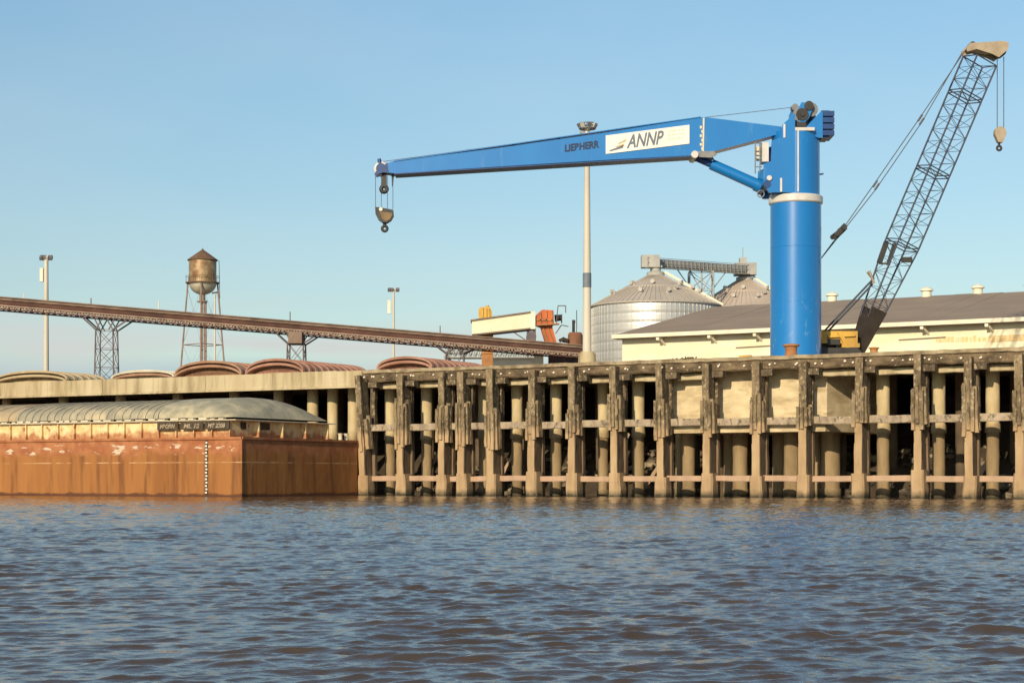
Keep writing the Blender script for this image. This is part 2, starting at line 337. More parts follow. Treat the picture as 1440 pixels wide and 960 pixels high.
silo_roof_tan = weathered("silo_roof_tan", (0.44,0.365,0.295), (0.50,0.42,0.34), 0.4, rough=0.7, metal=0.1)
galv_dark = weathered("bridge_galvanised", (0.30,0.30,0.28), (0.40,0.385,0.34), 0.8, rough=0.6, metal=0.0)
tank_gold = weathered("tank_rusty_silver", (0.42,0.32,0.18), (0.20,0.105,0.045), 0.8, (1,1,1.2), 0.50, metal=0.30, grime=(0.16,0.075,0.03), gamt=0.7, gscale=0.6, gst=(1,1,1.5))
tank_bowl = weathered("tank_bowl", (0.62,0.57,0.44), (0.46,0.41,0.29), 0.8, rough=0.45, metal=0.4)
tank_roof = weathered("tank_roof_rust", (0.13,0.075,0.04), (0.19,0.11,0.06), 0.8, rough=0.7)
leg_steel = weathered("tower_leg", (0.20,0.14,0.11), (0.28,0.21,0.16), 1, rough=0.7)
mast_pale = weathered("mast_pale", (0.56,0.52,0.42), (0.48,0.44,0.35), 0.6, (1,1,0.3), 0.6)
mast_grey = weathered("mast_grey_band", (0.13,0.16,0.19), (0.17,0.19,0.21), 2, rough=0.6)
lamp_glass = weathered("floodlight_face", (0.55,0.52,0.46), (0.40,0.38,0.34), 3, rough=0.2)
leaf_mat = weathered("bush_leaf", (0.07,0.065,0.03), (0.12,0.11,0.05), 4, rough=0.8, bump=0)

# ------------------------------------------------------------------ ground and water
rng = random.Random(7)
def structure(o): o['kind'] = 'structure'; return o
gm = MB()
gm.add([(-3000, 19, 7.9), (3000, 19, 7.9), (3000, 5000, 7.9), (-3000, 5000, 7.9)], [(0,1,2,3)])
structure(gm.build("ground", paving, base=(0,19,7.9), fr='W'))
bk = MB(); ns, nt = 130, 12
for i in range(ns + 1):
    for j in range(nt + 1):
        s = -90 + 160 * i / ns; tt = 3 + 17 * j / nt
        z = -1.1 + 8.6 * (j / nt) ** 0.95 + rng.uniform(-.3, .3) * (0 < j < nt)
        bk.v.append((s, tt, min(z, 7.55) if j < nt else 7.55))
for i in range(ns):
    for j in range(nt):
        a = i * (nt + 1) + j; bk.f.append([a, a + nt + 1, a + nt + 2, a + 1]); bk.m.append(0); bk.s.append(False)
structure(bk.build("riverbank", mud, base=(0,3,0), fr='W'))
# river: real wavelets on a grid that gets coarser with distance
def river():
    rs = np.random.RandomState(3)
    rows = np.concatenate([np.geomspace(4.8, 128, 1500)]); cols = np.linspace(-1, 1, 1100)
    Yg, U = np.meshgrid(rows, cols, indexing='ij')
    Xg = U * (6.0 + 0.38 * Yg)
    Zg = np.zeros_like(Xg); DX = np.zeros_like(Xg); DY = np.zeros_like(Xg)
    dyr = np.gradient(rows)[:, None]
    wind = math.radians(-78)
    for lam, n, amp in ((3.0, 6, .0020), (1.8, 9, .0018), (1.15, 14, .0015), (0.75, 18, .00145), (0.5, 26, .0013), (0.33, 34, .00105), (0.22, 38, .00078), (0.15, 34, .00052), (0.10, 28, .00032)):
        for _ in range(n):
            l = lam * rs.uniform(.78, 1.28); a = wind + rs.normal(0, .50); k = 2 * math.pi / l; ph = rs.uniform(0, 6.28)
            kx, ky = k * math.cos(a), k * math.sin(a)
            fade = np.clip((l / (dyr * abs(math.sin(a)) + 1e-3) - 1.6) / 1.6, 0, 1)
            # groups of waves: slow modulation
            mod = 0.55 + 0.9 * (0.5 + 0.5 * np.sin(Xg * kx * .17 + Yg * ky * .13 + rs.uniform(0, 6.28)) * np.sin(Xg * k * .11 + rs.uniform(0, 6.28)))
            w = kx * Xg + ky * Yg + ph; A = amp * rs.uniform(.6, 1.4) * fade * mod
            Zg += A * np.cos(w); DX -= A * math.cos(a) * np.sin(w) * .8; DY -= A * math.sin(a) * np.sin(w) * .8
    # gusts: calmer and rougher patches
    G_ = 1 + .22 * np.sin(Xg * .31 + Yg * .17 + 1) * np.sin(Yg * .23 - Xg * .12 + 2) + .20 * np.sin(Xg * .83 - Yg * .41) * np.sin(Yg * .62 + Xg * .35 + .7)
    Zg *= G_; DX *= G_; DY *= G_
    v = np.stack([Xg + DX, Yg + DY, Zg], -1).reshape(-1, 3)
    nr, nc = len(rows), len(cols)
    idx = np.arange(nr * nc).reshape(nr, nc)
    q = np.stack([idx[:-1, :-1], idx[:-1, 1:], idx[1:, 1:], idx[1:, :-1]], -1).reshape(-1, 4)
    me = bpy.data.meshes.new("river")
    me.vertices.add(len(v)); me.vertices.foreach_set('co', v.ravel())
    me.loops.add(q.size); me.loops.foreach_set('vertex_index', q.ravel())
    me.polygons.add(len(q)); me.polygons.foreach_set('loop_start', np.arange(0, q.size, 4)); me.polygons.foreach_set('loop_total', np.full(len(q), 4))
    me.polygons.foreach_set('use_smooth', np.ones(len(q), bool)); me.materials.append(water_mat); me.update(); me.validate()
    o = bpy.data.objects.new("river", me); C.objects.link(o); structure(o)
river()
fw = MB(); fw.add([(-4000,-400,-.07),(4000,-400,-.07),(4000,6000,-.07),(-4000,6000,-.07)], [(0,1,2,3)])
structure(fw.build("river_far_water", water_mat))
# rubble at the foot of the bank
def rocks(n, s0, s1, t0, t1, seed, zf):
    r = random.Random(seed); mb = MB()
    for _ in range(n):
        s, tt = r.uniform(s0, s1), r.uniform(t0, t1); z = zf(tt) ; q = r.uniform(.12, .5) * (1.2 if r.random() < .15 else .8)
        bm = bmesh.new(); bmesh.ops.create_icosphere(bm, subdivisions=1, radius=q)
        sc = (r.uniform(.7, 1.5), r.uniform(.7, 1.3), r.uniform(.4, .9))
        vs = [(s + v.co.x * sc[0] + r.uniform(-.2, .2) * q, tt + v.co.y * sc[1] + r.uniform(-.2, .2) * q, z + v.co.z * sc[2] + r.uniform(-.2, .2) * q) for v in bm.verts]
        mb.add(vs, [[v.index for v in f.verts] for f in bm.faces]); bm.free()
    return mb
rub = rocks(620, -1, 52, 3.4, 11, 5, lambda tt: -1.1 + 8.6 * max((tt - 3) / 17, 0) ** 0.95 + .12).build("bank_rubble", rock_mat, base=(20,8,0), fr='W')
tag(rub, "dark broken rubble on the muddy bank under the old wharf", "rubble", kind='stuff')

# ------------------------------------------------------------------ concrete quay (left)
q = thing("concrete_quay", "pale concrete quay with deep edge beam behind the rusty barge", "quay", (-30, 0, 0), 'W')
mb = MB(); mb.box((-95, 0.35, 7.45), (-0.02, 19.5, 7.9)); mb.build("deck_slab", concrete, q)
mb = MB(); s = -95.0; rng = random.Random(11)
while s < -0.3:
    L = min(rng.choice((4.6, 5.2, 5.6)), -0.02 - s)
    if -0.02 - s - L < 1: L = -0.02 - s
    j = rng.uniform(-.02, .02); zb = 6.88 if s < -1 else 6.88
    poly = [(s + .012, j, zb + .16), (s + .012, j, 7.99 + rng.uniform(-.02, .02)), (s + .012, .33, 8.0), (s + .012, .33, zb), (s + .012, -.10 + j, zb), (s + .012, -.10 + j, zb + .10)]
    mb.prism(poly, (L - .024, 0, 0)); s += L
mb.build("edge_beam", concrete, q)
for px in (-120, -60, 10, 90, 170, 250, 330, 392, 440, 468, 497):
    mb = MB(); s0 = S(px, 2.2); mb.tube((s0, 2.2, -2), (s0, 2.2, 7.3), .37, n=16, seg=6, jit=.012, rng=rng); mb.box((s0-.6, 1.7, 7.0), (s0+.6, 2.7, 7.44)); mb.build("pile", pile_mat, q)
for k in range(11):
    s0 = -48 + k * 4.6 + rng.uniform(-.6, .6); mb = MB(); mb.tube((s0, 7.5, -2), (s0, 7.5, 7.44), .38, n=12); mb.build("inner_pile", shaded_pile, q)

# ------------------------------------------------------------------ old wharf with its fender posts (right)
w = thing("old_wharf", "weathered brown wharf with tall fender posts standing in the river", "wharf", (25, 0, 0), 'W')
SE = 54.0
mb = MB(); mb.box((0.02, 0.45, 7.55), (SE, 19.5, 7.9)); mb.build("deck_slab", concrete, w)
mb = MB(); mb.bar((0.0, 0.12, 7.86), (SE, 0.12, 7.86), .56, .24, n=110, jit=.022, rng=rng, cham=.12); mb.build("kerb", weathered("kerb_grimy", (0.24,0.185,0.11), (0.40,0.32,0.20), 1.6, rough=.9, grime=(0.10,0.07,0.04), gamt=.75, gscale=1.1, gst=(1,1,1), bump=.4), w)
mb = MB(); rb = random.Random(23)
mb.bar((0.0, 0.15, 7.48), (SE, 0.15, 7.48), .46, .56, n=120, jit=.03, rng=rb, cham=.14)
posts_px = [514, 566, 624, 652, 693, 750, 807, 867, 932, 997, 1066, 1131, 1209, 1293, 1365, 1437]
def disc(mb, s, tt, z, r, m):
    mb.tube((s, tt, z), (s, tt - .07, z), r, r * .8, 8, m)
for px in posts_px:
    s0 = S(px, -.3)
    for ds in (-.5, .0, .55):
        if rb.random() < .9: disc(mb, s0 + ds + rb.uniform(-.1, .1), -.09 if ds else -.56, 7.5 + rb.uniform(-.06, .06), .075, 1)
s = .8
while s < SE - 1:
    disc(mb, s, -.09, 7.5 + rb.uniform(-.07, .07), rb.uniform(.05, .075), 1); s += rb.uniform(.55, 1.6)
mb.build("edge_beam", [edge_timber, bolt_mat], w)
# pale cap beams between posts
mb = MB()
xs = [S(p, 0) for p in posts_px]
for a, b in zip(xs[:-1], xs[1:]):
    if 941 < pxof(a, 0) < 1125: continue
    mb = MB(); mb.bar((a + .75, .75, 6.95), (b - .1, .75, 6.95), .5, .36, n=4, jit=.02, rng=rb, cham=.1); mb.build("cap_beam", concrete, w)
def fender(px, lean=0.0, seed=0, last=False):
    r = random.Random(seed); s0 = S(px, -.3)
    mb = MB(); wd = r.uniform(.36, .42)
    top = 7.62 + r.uniform(-.12, .12)
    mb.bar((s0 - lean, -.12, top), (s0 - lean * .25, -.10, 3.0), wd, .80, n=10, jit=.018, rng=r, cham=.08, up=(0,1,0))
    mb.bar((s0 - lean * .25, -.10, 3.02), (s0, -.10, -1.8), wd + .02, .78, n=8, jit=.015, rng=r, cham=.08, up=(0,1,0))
    post = mb.build("fender_post", core_shade_mat, w)
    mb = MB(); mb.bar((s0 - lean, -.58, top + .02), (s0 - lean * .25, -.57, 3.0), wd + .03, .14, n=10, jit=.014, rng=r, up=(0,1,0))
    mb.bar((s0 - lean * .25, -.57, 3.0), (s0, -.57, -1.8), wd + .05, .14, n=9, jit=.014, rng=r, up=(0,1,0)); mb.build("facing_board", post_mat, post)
    # sleeve of rubbing boards in the splash zone
    mb = MB(); zt, zb = 5.75 + r.uniform(-.55, .7), 3.75 + r.uniform(-.35, .3)
    if px in (514, 566, 624, 652, 693): zb -= .75; zt -= .35
    sl = s0 - lean * .45
    for i, dx in enumerate((-.235, .0, .235)):
        if i != 1 and r.random() < .18: continue
        mb.bar((sl + dx, -.66, zt + r.uniform(-.55, .2)), (sl + dx + lean * .3, -.66, zb + r.uniform(-.2, .3)), r.uniform(.17, .24), .22, n=7, jit=.016, rng=r, cham=.1, up=(0,1,0))
    for dt in (-.42, -.12):
        mb.bar((sl + .30, dt, zt + r.uniform(-.3, .1)), (sl + .36 + lean * .3, dt, zb + r.uniform(0, .2)), .26, .28, n=7, jit=.016, rng=r, cham=.1, up=(0,1,0))
    mb.bar((sl - .29, -.3, zt + r.uniform(-.4, .0)), (sl - .29 + lean * .3, -.3, zb + .1), .2, .4, n=7, jit=.016, rng=r, cham=.1, up=(0,1,0))
    mb.build("rubbing_sleeve", post_mat, post)
    mb = MB()
    hf = 1.25 + r.uniform(-.12, .3)
    mb.bar((s0 + r.uniform(-.04, .04), -.22, hf), (s0, -.22, -1.6), .72, .95, n=6, jit=.03, rng=r, cham=.12, up=(0,1,0), w1=.84)
    mb.build("foot_block", post_mat, post)
    mb = MB(); mb.bar((s0 + .18, -.05, 7.02), (s0 + .85, -.05, 7.02), .5, .36, n=2, jit=.02, rng=r, cham=.08)
    mb.build("bracket", core_shade_mat, post)
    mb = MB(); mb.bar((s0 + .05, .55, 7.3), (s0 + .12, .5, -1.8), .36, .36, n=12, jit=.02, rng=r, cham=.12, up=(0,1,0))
    mb.build("back_post", core_shade_mat, w)
for i, px in enumerate(posts_px): fender(px, 0.42 if i == 0 else rb.uniform(-.12, .14), 100 + i)
for nm, z, hh, m in (("upper_rail", 4.30, .42, rail_mat), ("lower_rail", 1.06, .33, rail_mat)):
    mb = MB()
    for a, b in zip(xs[:-1], xs[1:]):
        mb.bar((a + .12, .02 + rb.uniform(-.03, .03), z + rb.uniform(-.03, .03)), (b + .12, .02, z + rb.uniform(-.03, .03)), .26, hh, n=4, jit=.014, rng=rb, cham=.1)
    mb.bar((xs[-1], .02, z), (SE, .02, z), .26, hh, n=4, jit=.014, rng=rb, cham=.1)
    mb.build(nm, m, w)
# bearing piles behind the posts
for px, tt, rr in ((549, 2.2, .37), (600, 2.2, .37), (681, 2.2, .37), (727, 2.2, .37), (782, 2.2, .37), (898, 2.2, .37), (848, 3.2, .34), (1242, 2.2, .37), (1320, 2.2, .37), (1396, 2.2, .37), (1470, 2.2, .37), (1535, 2.2, .37)):
    s0 = S(px, tt); mb = MB()
    mb.tube((s0, tt, 4.05), (s0, tt, 7.54), rr, n=18, seg=5, jit=.01, rng=rb)
    mb.tube((s0, tt, 3.55), (s0, tt, 4.05), rr * 1.16, rr * 1.1, n=18)
    mb.tube((s0, tt, .4), (s0, tt, 3.55), rr * .95, n=18, seg=5, jit=.012, rng=rb)
    mb.tube((s0, tt, -2), (s0, tt, .4), rr * 1.15, rr * 1.1, n=18)
    mb.build("pile", pile_mat, w)
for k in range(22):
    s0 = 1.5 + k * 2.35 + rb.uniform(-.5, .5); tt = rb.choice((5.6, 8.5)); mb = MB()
    mb.tube((s0, tt, -2), (s0 + rb.uniform(-.15, .15), tt, 7.54), rb.uniform(.22, .36), n=12, seg=4, jit=.015, rng=rb); mb.build("inner_pile", shaded_pile, w)
# loose diagonal braces left between the posts
for (px, za, zb, ds) in ((548, 2.0, 3.4, .8), (600, 1.2, 3.3, 1.0), (708, 1.3, 3.8, 1.1), (860, 2.0, 3.8, 1.0), (905, .4, 2.0, .9), (1110, .3, 1.0, .6), (1378, 1.2, 3.0, .8)):
    s0 = S(px, 3); mb = MB(); mb.bar((s0, 3.0, za), (s0 + ds, 3.4, zb), .16, .2, n=5, jit=.03, rng=rb); mb.build("brace", rail_mat, w)

# crane foundation under the deck
f = thing("crane_foundation", "pale concrete block on piles beneath the blue crane", "foundation", (S(1119, 5), 5, 0), 'W')
sL, sF, sR = S(940, 1.3), S(1163, 1.3), S(1163, 1.3) + 1.0
def octo(k, z): return [(sL + k, 1.3 + k, z), (sF - k * .4, 1.3 + k, z), (sR - k, 5.0 + k * .4, z), (sR - k, 9.2, z), (sL + k, 9.2, z)]
mb = MB(); mb.prism(octo(0, 4.28), (0, 0, 3.26)); mb.build("block", found_mat, f)
mb = MB()
A, B = octo(-.16, 4.275), octo(-.10, 3.70)
for L_ in (A, B): L_[0] = (L_[0][0], .38, L_[0][2]); L_[1] = (L_[1][0] + .2, .38, L_[1][2])
mb.add(A + B, [(0,1,2,3,4), (9,8,7,6,5)] + [(j, (j+1)%5, 5+(j+1)%5, 5+j) for j in range(5)]); mb.build("lower_lip", found_mat, f)
for px, tt, rr in ((957, 3.4, .32), (968, 2.6, .40), (1026, 4.0, .36), (1041, 2.6, .44), (1096, 4.2, .42), (1113, 2.6, .44), (1148, 4.0, .3), (1168, 3.6, .56)):
    s0 = S(px, tt); mb = MB(); mb.tube((s0, tt, .5), (s0, tt, 3.76), rr, n=18, seg=4, jit=.012, rng=rb); mb.tube((s0, tt, -2), (s0, tt, .5), rr*1.1, n=18)
    mb.build("pile", pile_mat, f)

# ------------------------------------------------------------------ barge
BT0, BT1, BS = -12.5, -0.75, S(340, -12.5)
BD = 3.44
b = thing("cargo_barge", "long rust brown cargo barge lying at the quay, its covers closed", "barge", (BS - 20, -6, 0), 'W')
mb = MB(); BL = BS - 62
# hull sides as separate slightly buckled plates
def plate(mb, p0, p1, z0, z1, nx, nz, out, seed, amp=.018):
    r = random.Random(seed); vs = []
    for i in range(nx + 1):
        for j in range(nz + 1):
            x = p0[0] + (p1[0] - p0[0]) * i / nx; y = p0[1] + (p1[1] - p0[1]) * i / nx; z = z0 + (z1 - z0) * j / nz
            d = r.uniform(-amp, amp) * (0 < j < nz) * (0 < i < nx); vs.append((x + out[0] * d, y + out[1] * d, z))
    mb.add(vs, [(i*(nz+1)+j, (i+1)*(nz+1)+j, (i+1)*(nz+1)+j+1, i*(nz+1)+j+1) for i in range(nx) for j in range(nz)], 0, True)
plate(mb, (BL, BT0), (BS, BT0), -1.5, BD, 90, 8, (0, -1), 1)
plate(mb, (BS, BT0), (BS, BT1), -1.5, BD, 20, 8, (1, 0), 2)
plate(mb, (BS, BT1), (BL, BT1), -1.5, BD, 60, 4, (0, 1), 3)
plate(mb, (BL, BT1), (BL, BT0), -1.5, BD, 16, 4, (-1, 0), 4)
mb.add([(BL, BT0, BD), (BS, BT0, BD), (BS, BT1, BD), (BL, BT1, BD)], [(0,1,2,3)])
hull = mb.build("hull", hull_mat, b, recalc=False)
mb = MB()
mb.bar((BL, BT0 - .03, BD - .02), (BS + .03, BT0 - .03, BD - .02), .12, .14); mb.bar((BS + .03, BT0, BD - .02), (BS + .03, BT1, BD - .02), .12, .14)
mb.bar((BS + .01, BT0 - .02, -1.5), (BS + .01, BT0 - .02, BD - .1), .1, .1, up=(0,1,0))
mb.build("rubbing_strake", hull_mat, hull)
# coaming
CT0, CT1, CS, CZ = -11.55, -1.9, S(326, -11.55), 4.50
mb = MB(); mb.box((BL + 3, CT0, BD + .002), (CS, CT0 + .06, CZ)); mb.box((CS - .06, CT0 + .063, BD + .002), (CS - .001, CT1, CZ)); mb.box((BL + 3, CT1 + .003, BD + .002), (CS, CT1 + .06, CZ))
coam = mb.build("coaming", coam_mat, b)
mb = MB(); k = 0; s = CS - .04
while s > CS - 36:
    mb = MB(); mb.box((s - .035, CT0 - .16, BD + .01), (s + .035, CT0 - .003, CZ - .05)); mb.build("stiffener", coam_mat, coam); s -= 1.36
tt = CT0 + 2.1
while tt < CT1 - .3:
    mb = MB(); mb.box((CS + .003, tt - .05, BD + .01), (CS + .42, tt + .05, CZ - .05)); mb.build("stiffener", coam_mat, coam); tt += 2.35
mb = MB(); mb.box((BL + 3, CT0 - .26, CZ), (CS + .5, CT0 + .30, CZ + .05)); mb.box((CS - .2, CT0 + .303, CZ), (CS + .5, CT1 + .25, CZ + .05))
rk = random.Random(4); s = CS - .4
while s > CS - 34:
    L = rk.uniform(.3, .62); mb.box((s - L, CT0 - .30, CZ + .053), (s, CT0 - .02, CZ + .053 + rk.uniform(.07, .13))); s -= L + rk.uniform(.12, .5)
mb.build("coaming_flange", pale_steel, coam)
for wx, txt in (((222, 251), "MBOPIN"), ((255, 286), "ML 12"), ((289, 323), "MT 2208")):
    a0, a1 = S(wx[0], CT0 - .24), S(wx[1], CT0 - .24)
    mb = MB(); mb.box((a0, CT0 - .30, 3.98), (a1, CT0 - .225, 4.46)); nb = mb.build("name_board", black_board, b)
    text_part("lettering", txt, .34, tan_mark, nb, (a0 + .22, CT0 - .305, 4.08), 0, shear=.25, width=(a1 - a0) * .72, bold=.012)
# painted-dark openings and lashing gear along the end coaming
mb = MB()
for tt, L in ((CT0 + .8, .5), (CT0 + 2.3, 1.3)): mb.box((CS + .004, tt, 4.0), (CS + .05, tt + L, 4.42))
mb.build("vent_opening_shade", black_board, coam)  # flat dark plates: shade inside the openings put into colour
# draught marks: a ladder of pale ticks on a dark strip
mb = MB(); s0 = S(290, BT0 - .05)
mb.box((s0 - .10, BT0 - .045, .12), (s0 + .10, BT0 - .03, BD - .15))
for i in range(16):
    z = .2 + i * .195; o_ = .035 if i % 2 else -.03
    mb.box((s0 - .075 + o_ * .5, BT0 - .055, z), (s0 + .07 + o_ * .5, BT0 - .046, z + .10), 1)
mb.build("draught_marks", [black_board, white_mark], hull)
mb = MB()
for tt in (BT1 - 1.1, BT1 - .45): mb.tube((BS - .55, tt, BD), (BS - .55, tt, BD + .42), .13, n=12); mb.tube((BS - .55, tt, BD + .42), (BS - .55, tt, BD + .48), .17, n=12)
mb.box((BS - .8, BT1 - 1.4, BD + .001), (BS - .3, BT1 - .2, BD + .05)); mb.build("bitts", pale_steel, b)
# arched hatch covers on the coaming
def arch_pts(c, half, z0, rise, n=20, th=0.0):
    # shallow ellipse-like arch
    return [(c - half * math.cos(math.pi * i / n) * (1 + th / half), z0 + (rise + th) * (math.sin(math.pi * i / n) ** 0.85 if 0 < i < n else 0)) for i in range(n + 1)]
def arch_shell(mb, axis, a0, a1, c, half, z0, rise, th=.08, m=0, n=20, ends=False):
    # axis 's': runs along s, arch in (t,z); axis 't': runs along t, arch in (s,z)
    o = arch_pts(c, half, z0, rise, n, th); i_ = arch_pts(c, half, z0, rise, n, 0)
    mk = (lambda a, p: (a, p[0], p[1])) if axis == 's' else (lambda a, p: (p[0], a, p[1]))
    N = n + 1
    vo = [mk(a0, p) for p in o] + [mk(a1, p) for p in o]
    mb.add(vo, [(j, j+1, N+j+1, N+j) for j in range(n)], m, True)
    vi = [mk(a0, p) for p in i_] + [mk(a1, p) for p in i_]
    mb.add(vi, [(j+1, j, N+j, N+j+1) for j in range(n)], m, True)
    for a in (a0, a1):
        v = [mk(a, p) for p in o] + [mk(a, p) for p in i_]
        mb.add(v, [(j, j+1, N+j+1, N+j) for j in range(n)], m)
        if ends: mb.add([mk(a, p) for p in i_], [tuple(range(N))], m)
    for e in (0, n):
        mb.add([mk(a0, o[e]), mk(a1, o[e]), mk(a1, i_[e]), mk(a0, i_[e])], [(0,1,2,3)], m)
CM, CH = (CT0 + CT1) / 2, (CT1 - CT0) / 2 + .05
def hip_end(mb, a0, a1, c, half, z0, rise, n=26, m_=8):
    vs = []
    for k in range(m_ + 1):
        u = k / m_; g = math.cos(u * math.pi / 2) ** .8 if k < m_ else 0.0
        vs += [(a0 + (a1 - a0) * u, p[0], z0 + (p[1] - z0) * g) for p in arch_pts(c, half, z0, rise, n, .06)]
    N = n + 1
    mb.add(vs, [(k*N+j, k*N+j+1, (k+1)*N+j+1, (k+1)*N+j) for k in range(m_) for j in range(n)], 0, True)
def barge_cover(s0, s1, rise, mat, label, ribs, rib_r=.05, zc=0.0, closed=False):
    o = thing("hatch_cover", label, "hatch cover", ((s0 + s1) / 2, CM, CZ + .06), 'W', "arched covers closing the barge hold")
    mb = MB(); arch_shell(mb, 's', s0, s1, CM, CH - .12, CZ + .19 + zc, rise, .06, n=26, ends=False)
    if closed: hip_end(mb, s1, s1 + 2.3, CM, CH - .12, CZ + .19 + zc, rise)
    mb.build("arched_sheet", mat, o)
    mb = MB(); x = s0 + .02
    while x < s1 - .1 and ribs:
        arch_shell(mb, 's', x, x + .16, CM, CH - .05, CZ + .19 + zc, rise + .055, rib_r, n=26); x += ribs
    if ribs: mb.build("arch_rib", mat, o)
    return o
sA, sB = S(222, CT0), S(22, CT0)
barge_cover(sA + .05, CS - 2.2, 1.30, cov_green, "smooth dull green arched cover closing the hold at the barge's end", 0, closed=True)
barge_cover(sB + .05, sA - .02, 1.22, cov_grey, "grey ribbed arched cover on the barge beside the smooth green one", .62)
barge_cover(sB - 12, sB - .02, 1.20, cov_tan, "tan stained arched barge cover, cut off by the picture's edge", 1.4)

# spare covers stacked on the quay
def spare(px0, px1, far, topy, tf, mats, labels, zs, rib=.95, grp="spare barge covers stacked on the quay"):
    s0, s1 = S(px0, tf), S(px1, tf); half = (s1 - s0) / 2; c = (s0 + s1) / 2
    lo, hi = 1.0, 40.0
    for _ in range(40):
        mid = (lo + hi) / 2
        if pxof(s1, tf + mid) < far: lo = mid
        else: hi = mid
    L = max(lo, 2.5); top = Wz((px0 + px1) / 2, topy, tf)
    n = len(mats)
    for i in range(n):
        base = 7.9 + i * zs; rise = top - .1 - base - (n - 1 - i) * zs
        hw = half - (0.0 if i == 0 else .05 * i)
        o = thing("spare_cover", labels[i], "hatch cover", (c, tf + L / 2, base), 'W', grp)
        mb = MB(); arch_shell(mb, 't', tf + .02 * i, tf + L, c, hw, base, rise, .05, n=24)
        for a in (tf + .55, tf + L - .3):
            ip = arch_pts(c, hw, base, rise, 24); mb.add([(q_[0], a, q_[1]) for q_ in ip], [tuple(range(25))])
        mb.build("arched_sheet", mats[i], o)
        mb = MB(); y = tf + .02 * i - .02
        while y < tf + L:
            arch_shell(mb, 't', y, y + .22, c, hw + .03, base, rise + .05, .11, n=24); y += rib
        mb.build("arch_rib", mats[i], o)
spare(-8, 93, 152, 522, 1.6, [cov_tan, cov_tan], ["lower tan cover of the stack on the quay farthest from the blue crane", "upper tan cover of the stack on the quay farthest from the blue crane"], .30, .8)
spare(157, 243, 262, 521, 1.8, [cov_brown, cov_white], ["brown cover lying under the white arched cover on the quay", "white arched cover on the quay, behind it the water tower's left leg"], .24)
spare(246, 338, 425, 508, 2.0, [cov_brown, cov_brown], ["lower brown cover in the stack standing before the water tower", "upper brown cover in the stack standing before the water tower"], .30)
spare(346, 425, 516, 505, 1.8, [cov_red, cov_red], ["lower red ribbed cover in the stack beside the brown ones", "upper red ribbed cover in the stack beside the brown ones"], .30, .75)
spare(531, 606, 690, 502, 1.9, [cov_red, cov_red], ["lower pinkish red cover stacked on the wharf by the loader's rusty column", "upper pinkish red cover stacked on the wharf by the loader's rusty column"], .28, .75)

# ------------------------------------------------------------------ blue pedestal crane
YC = wxy(S(1119, 5), 5)[1]; KC = FPX / YC
def K(px, py, dy=0.0): p = P(px, py, YC); return (p[0], YC + dy, p[2])
cx = K(1119, 0)[0]
cr = thing("pedestal_crane", "tall bright blue column crane with long tapered boom and white sign", "crane", (cx, YC, 7.9))
Zp = lambda py: K(0, py)[2]
mb = MB(); r0 = 35.5 / KC
mb.lathe((cx, YC), [(r0 + .25, 7.9), (r0 + .25, 8.05), (r0 + .01, 8.05), (r0, Zp(288))], 56)
for zz_ in (11.4, 14.6): mb.torus((cx, YC, zz_), (0,0,1), r0 - .006, .02, 56, 6)
mb.build("column", blue, cr)
mb = MB(); r1 = 37.8 / KC
mb.lathe((cx, YC), [(r0 - .02, Zp(288.5)), (r1 - .05, Zp(288)), (r1, Zp(286.5)), (r1, Zp(278.5)), (r1 - .05, Zp(277)), (r0 - .2, Zp(276.5))], 56); mb.build("slewing_ring", steel_white, cr)
mb = MB(); r2 = 33.5 / KC
mb.lathe((cx, YC), [(r2, Zp(276.6)), (r2, Zp(188)), (0.01, Zp(187))], 56); up = mb.build("turning_column", blue, cr)
mb = MB()   # boom-foot bracket: two deep cheek plates and a web between them
out = [(1113,167),(1108,167),(1104,174),(1096,181),(1094,199),(1081,204),(1080,232),(1070,236),(1069,262),(1077,275.6),(1113,275.6)]
for d in (-1.38, 1.13): mb.prism([K(x, y, d) for x, y in out], (0, .25, 0))
web = [(1112,186),(1098,194),(1090,210),(1086,232),(1082,262),(1084,274),(1112,274)]
mb.prism([K(x, y, -1.12) for x, y in web], (0, 2.24, 0)); mb.build("boom_bracket", blue, cr)
mb = MB()
for px, y0, y1 in ((1098, 181, 200), (1093.5, 256, 275)): mb.bar(K(px, y0, -1.41), K(px, y1, -1.41), .12, .06, up=(0,1,0))
mb.bar(K(1117, 190, -1.40), K(1117, 275, -1.40), .09, .10, up=(0,1,0)); mb.build("rib_and_highlight", steel_white, cr)  # short ribs, plus a long white bar painting the column's vertical highlight
# boom
bo = [(546,232),(553,229.5),(700,211),(850,189.5),(985,168),(992,168),(1097,181),(1098,190),(1082,194.5),(1000,216),(975,221),(866,226.8),(770,232.6),(660,239.5),(556,246.5),(548,245)]
HB = 0.62
mb = MB(); mb.prism([K(x, y, -HB) for x, y in bo], (0, 2 * HB, 0)); boom = mb.build("boom", blue, cr)
mb = MB()
mb.bar(K(988, 169, -HB - .03), K(987, 219, -HB - .03), .10, .05, up=(0,1,0))
for i in range(6): mb.box(*(lambda p: ((p[0] - .06, p[1] - .02, p[2] - .08), (p[0] + .06, p[1], p[2] + .08)))(K(984 + (i % 2) * 2, 182 + i * 6, -HB - .01)))
mb.build("splice_strap", pale_steel, boom)
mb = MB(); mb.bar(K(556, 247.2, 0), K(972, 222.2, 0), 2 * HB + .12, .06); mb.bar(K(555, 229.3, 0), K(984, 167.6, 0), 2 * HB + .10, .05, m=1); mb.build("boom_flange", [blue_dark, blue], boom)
sg = [(851,219.5),(968,205),(968,178.7),(851,193.7)]
mb = MB(); mb.prism([K(x, y, -HB - .055) for x, y in sg], (0, .05, 0)); sign = mb.build("sign_board", sign_white, cr)
ang = math.atan2(14.8, 117)
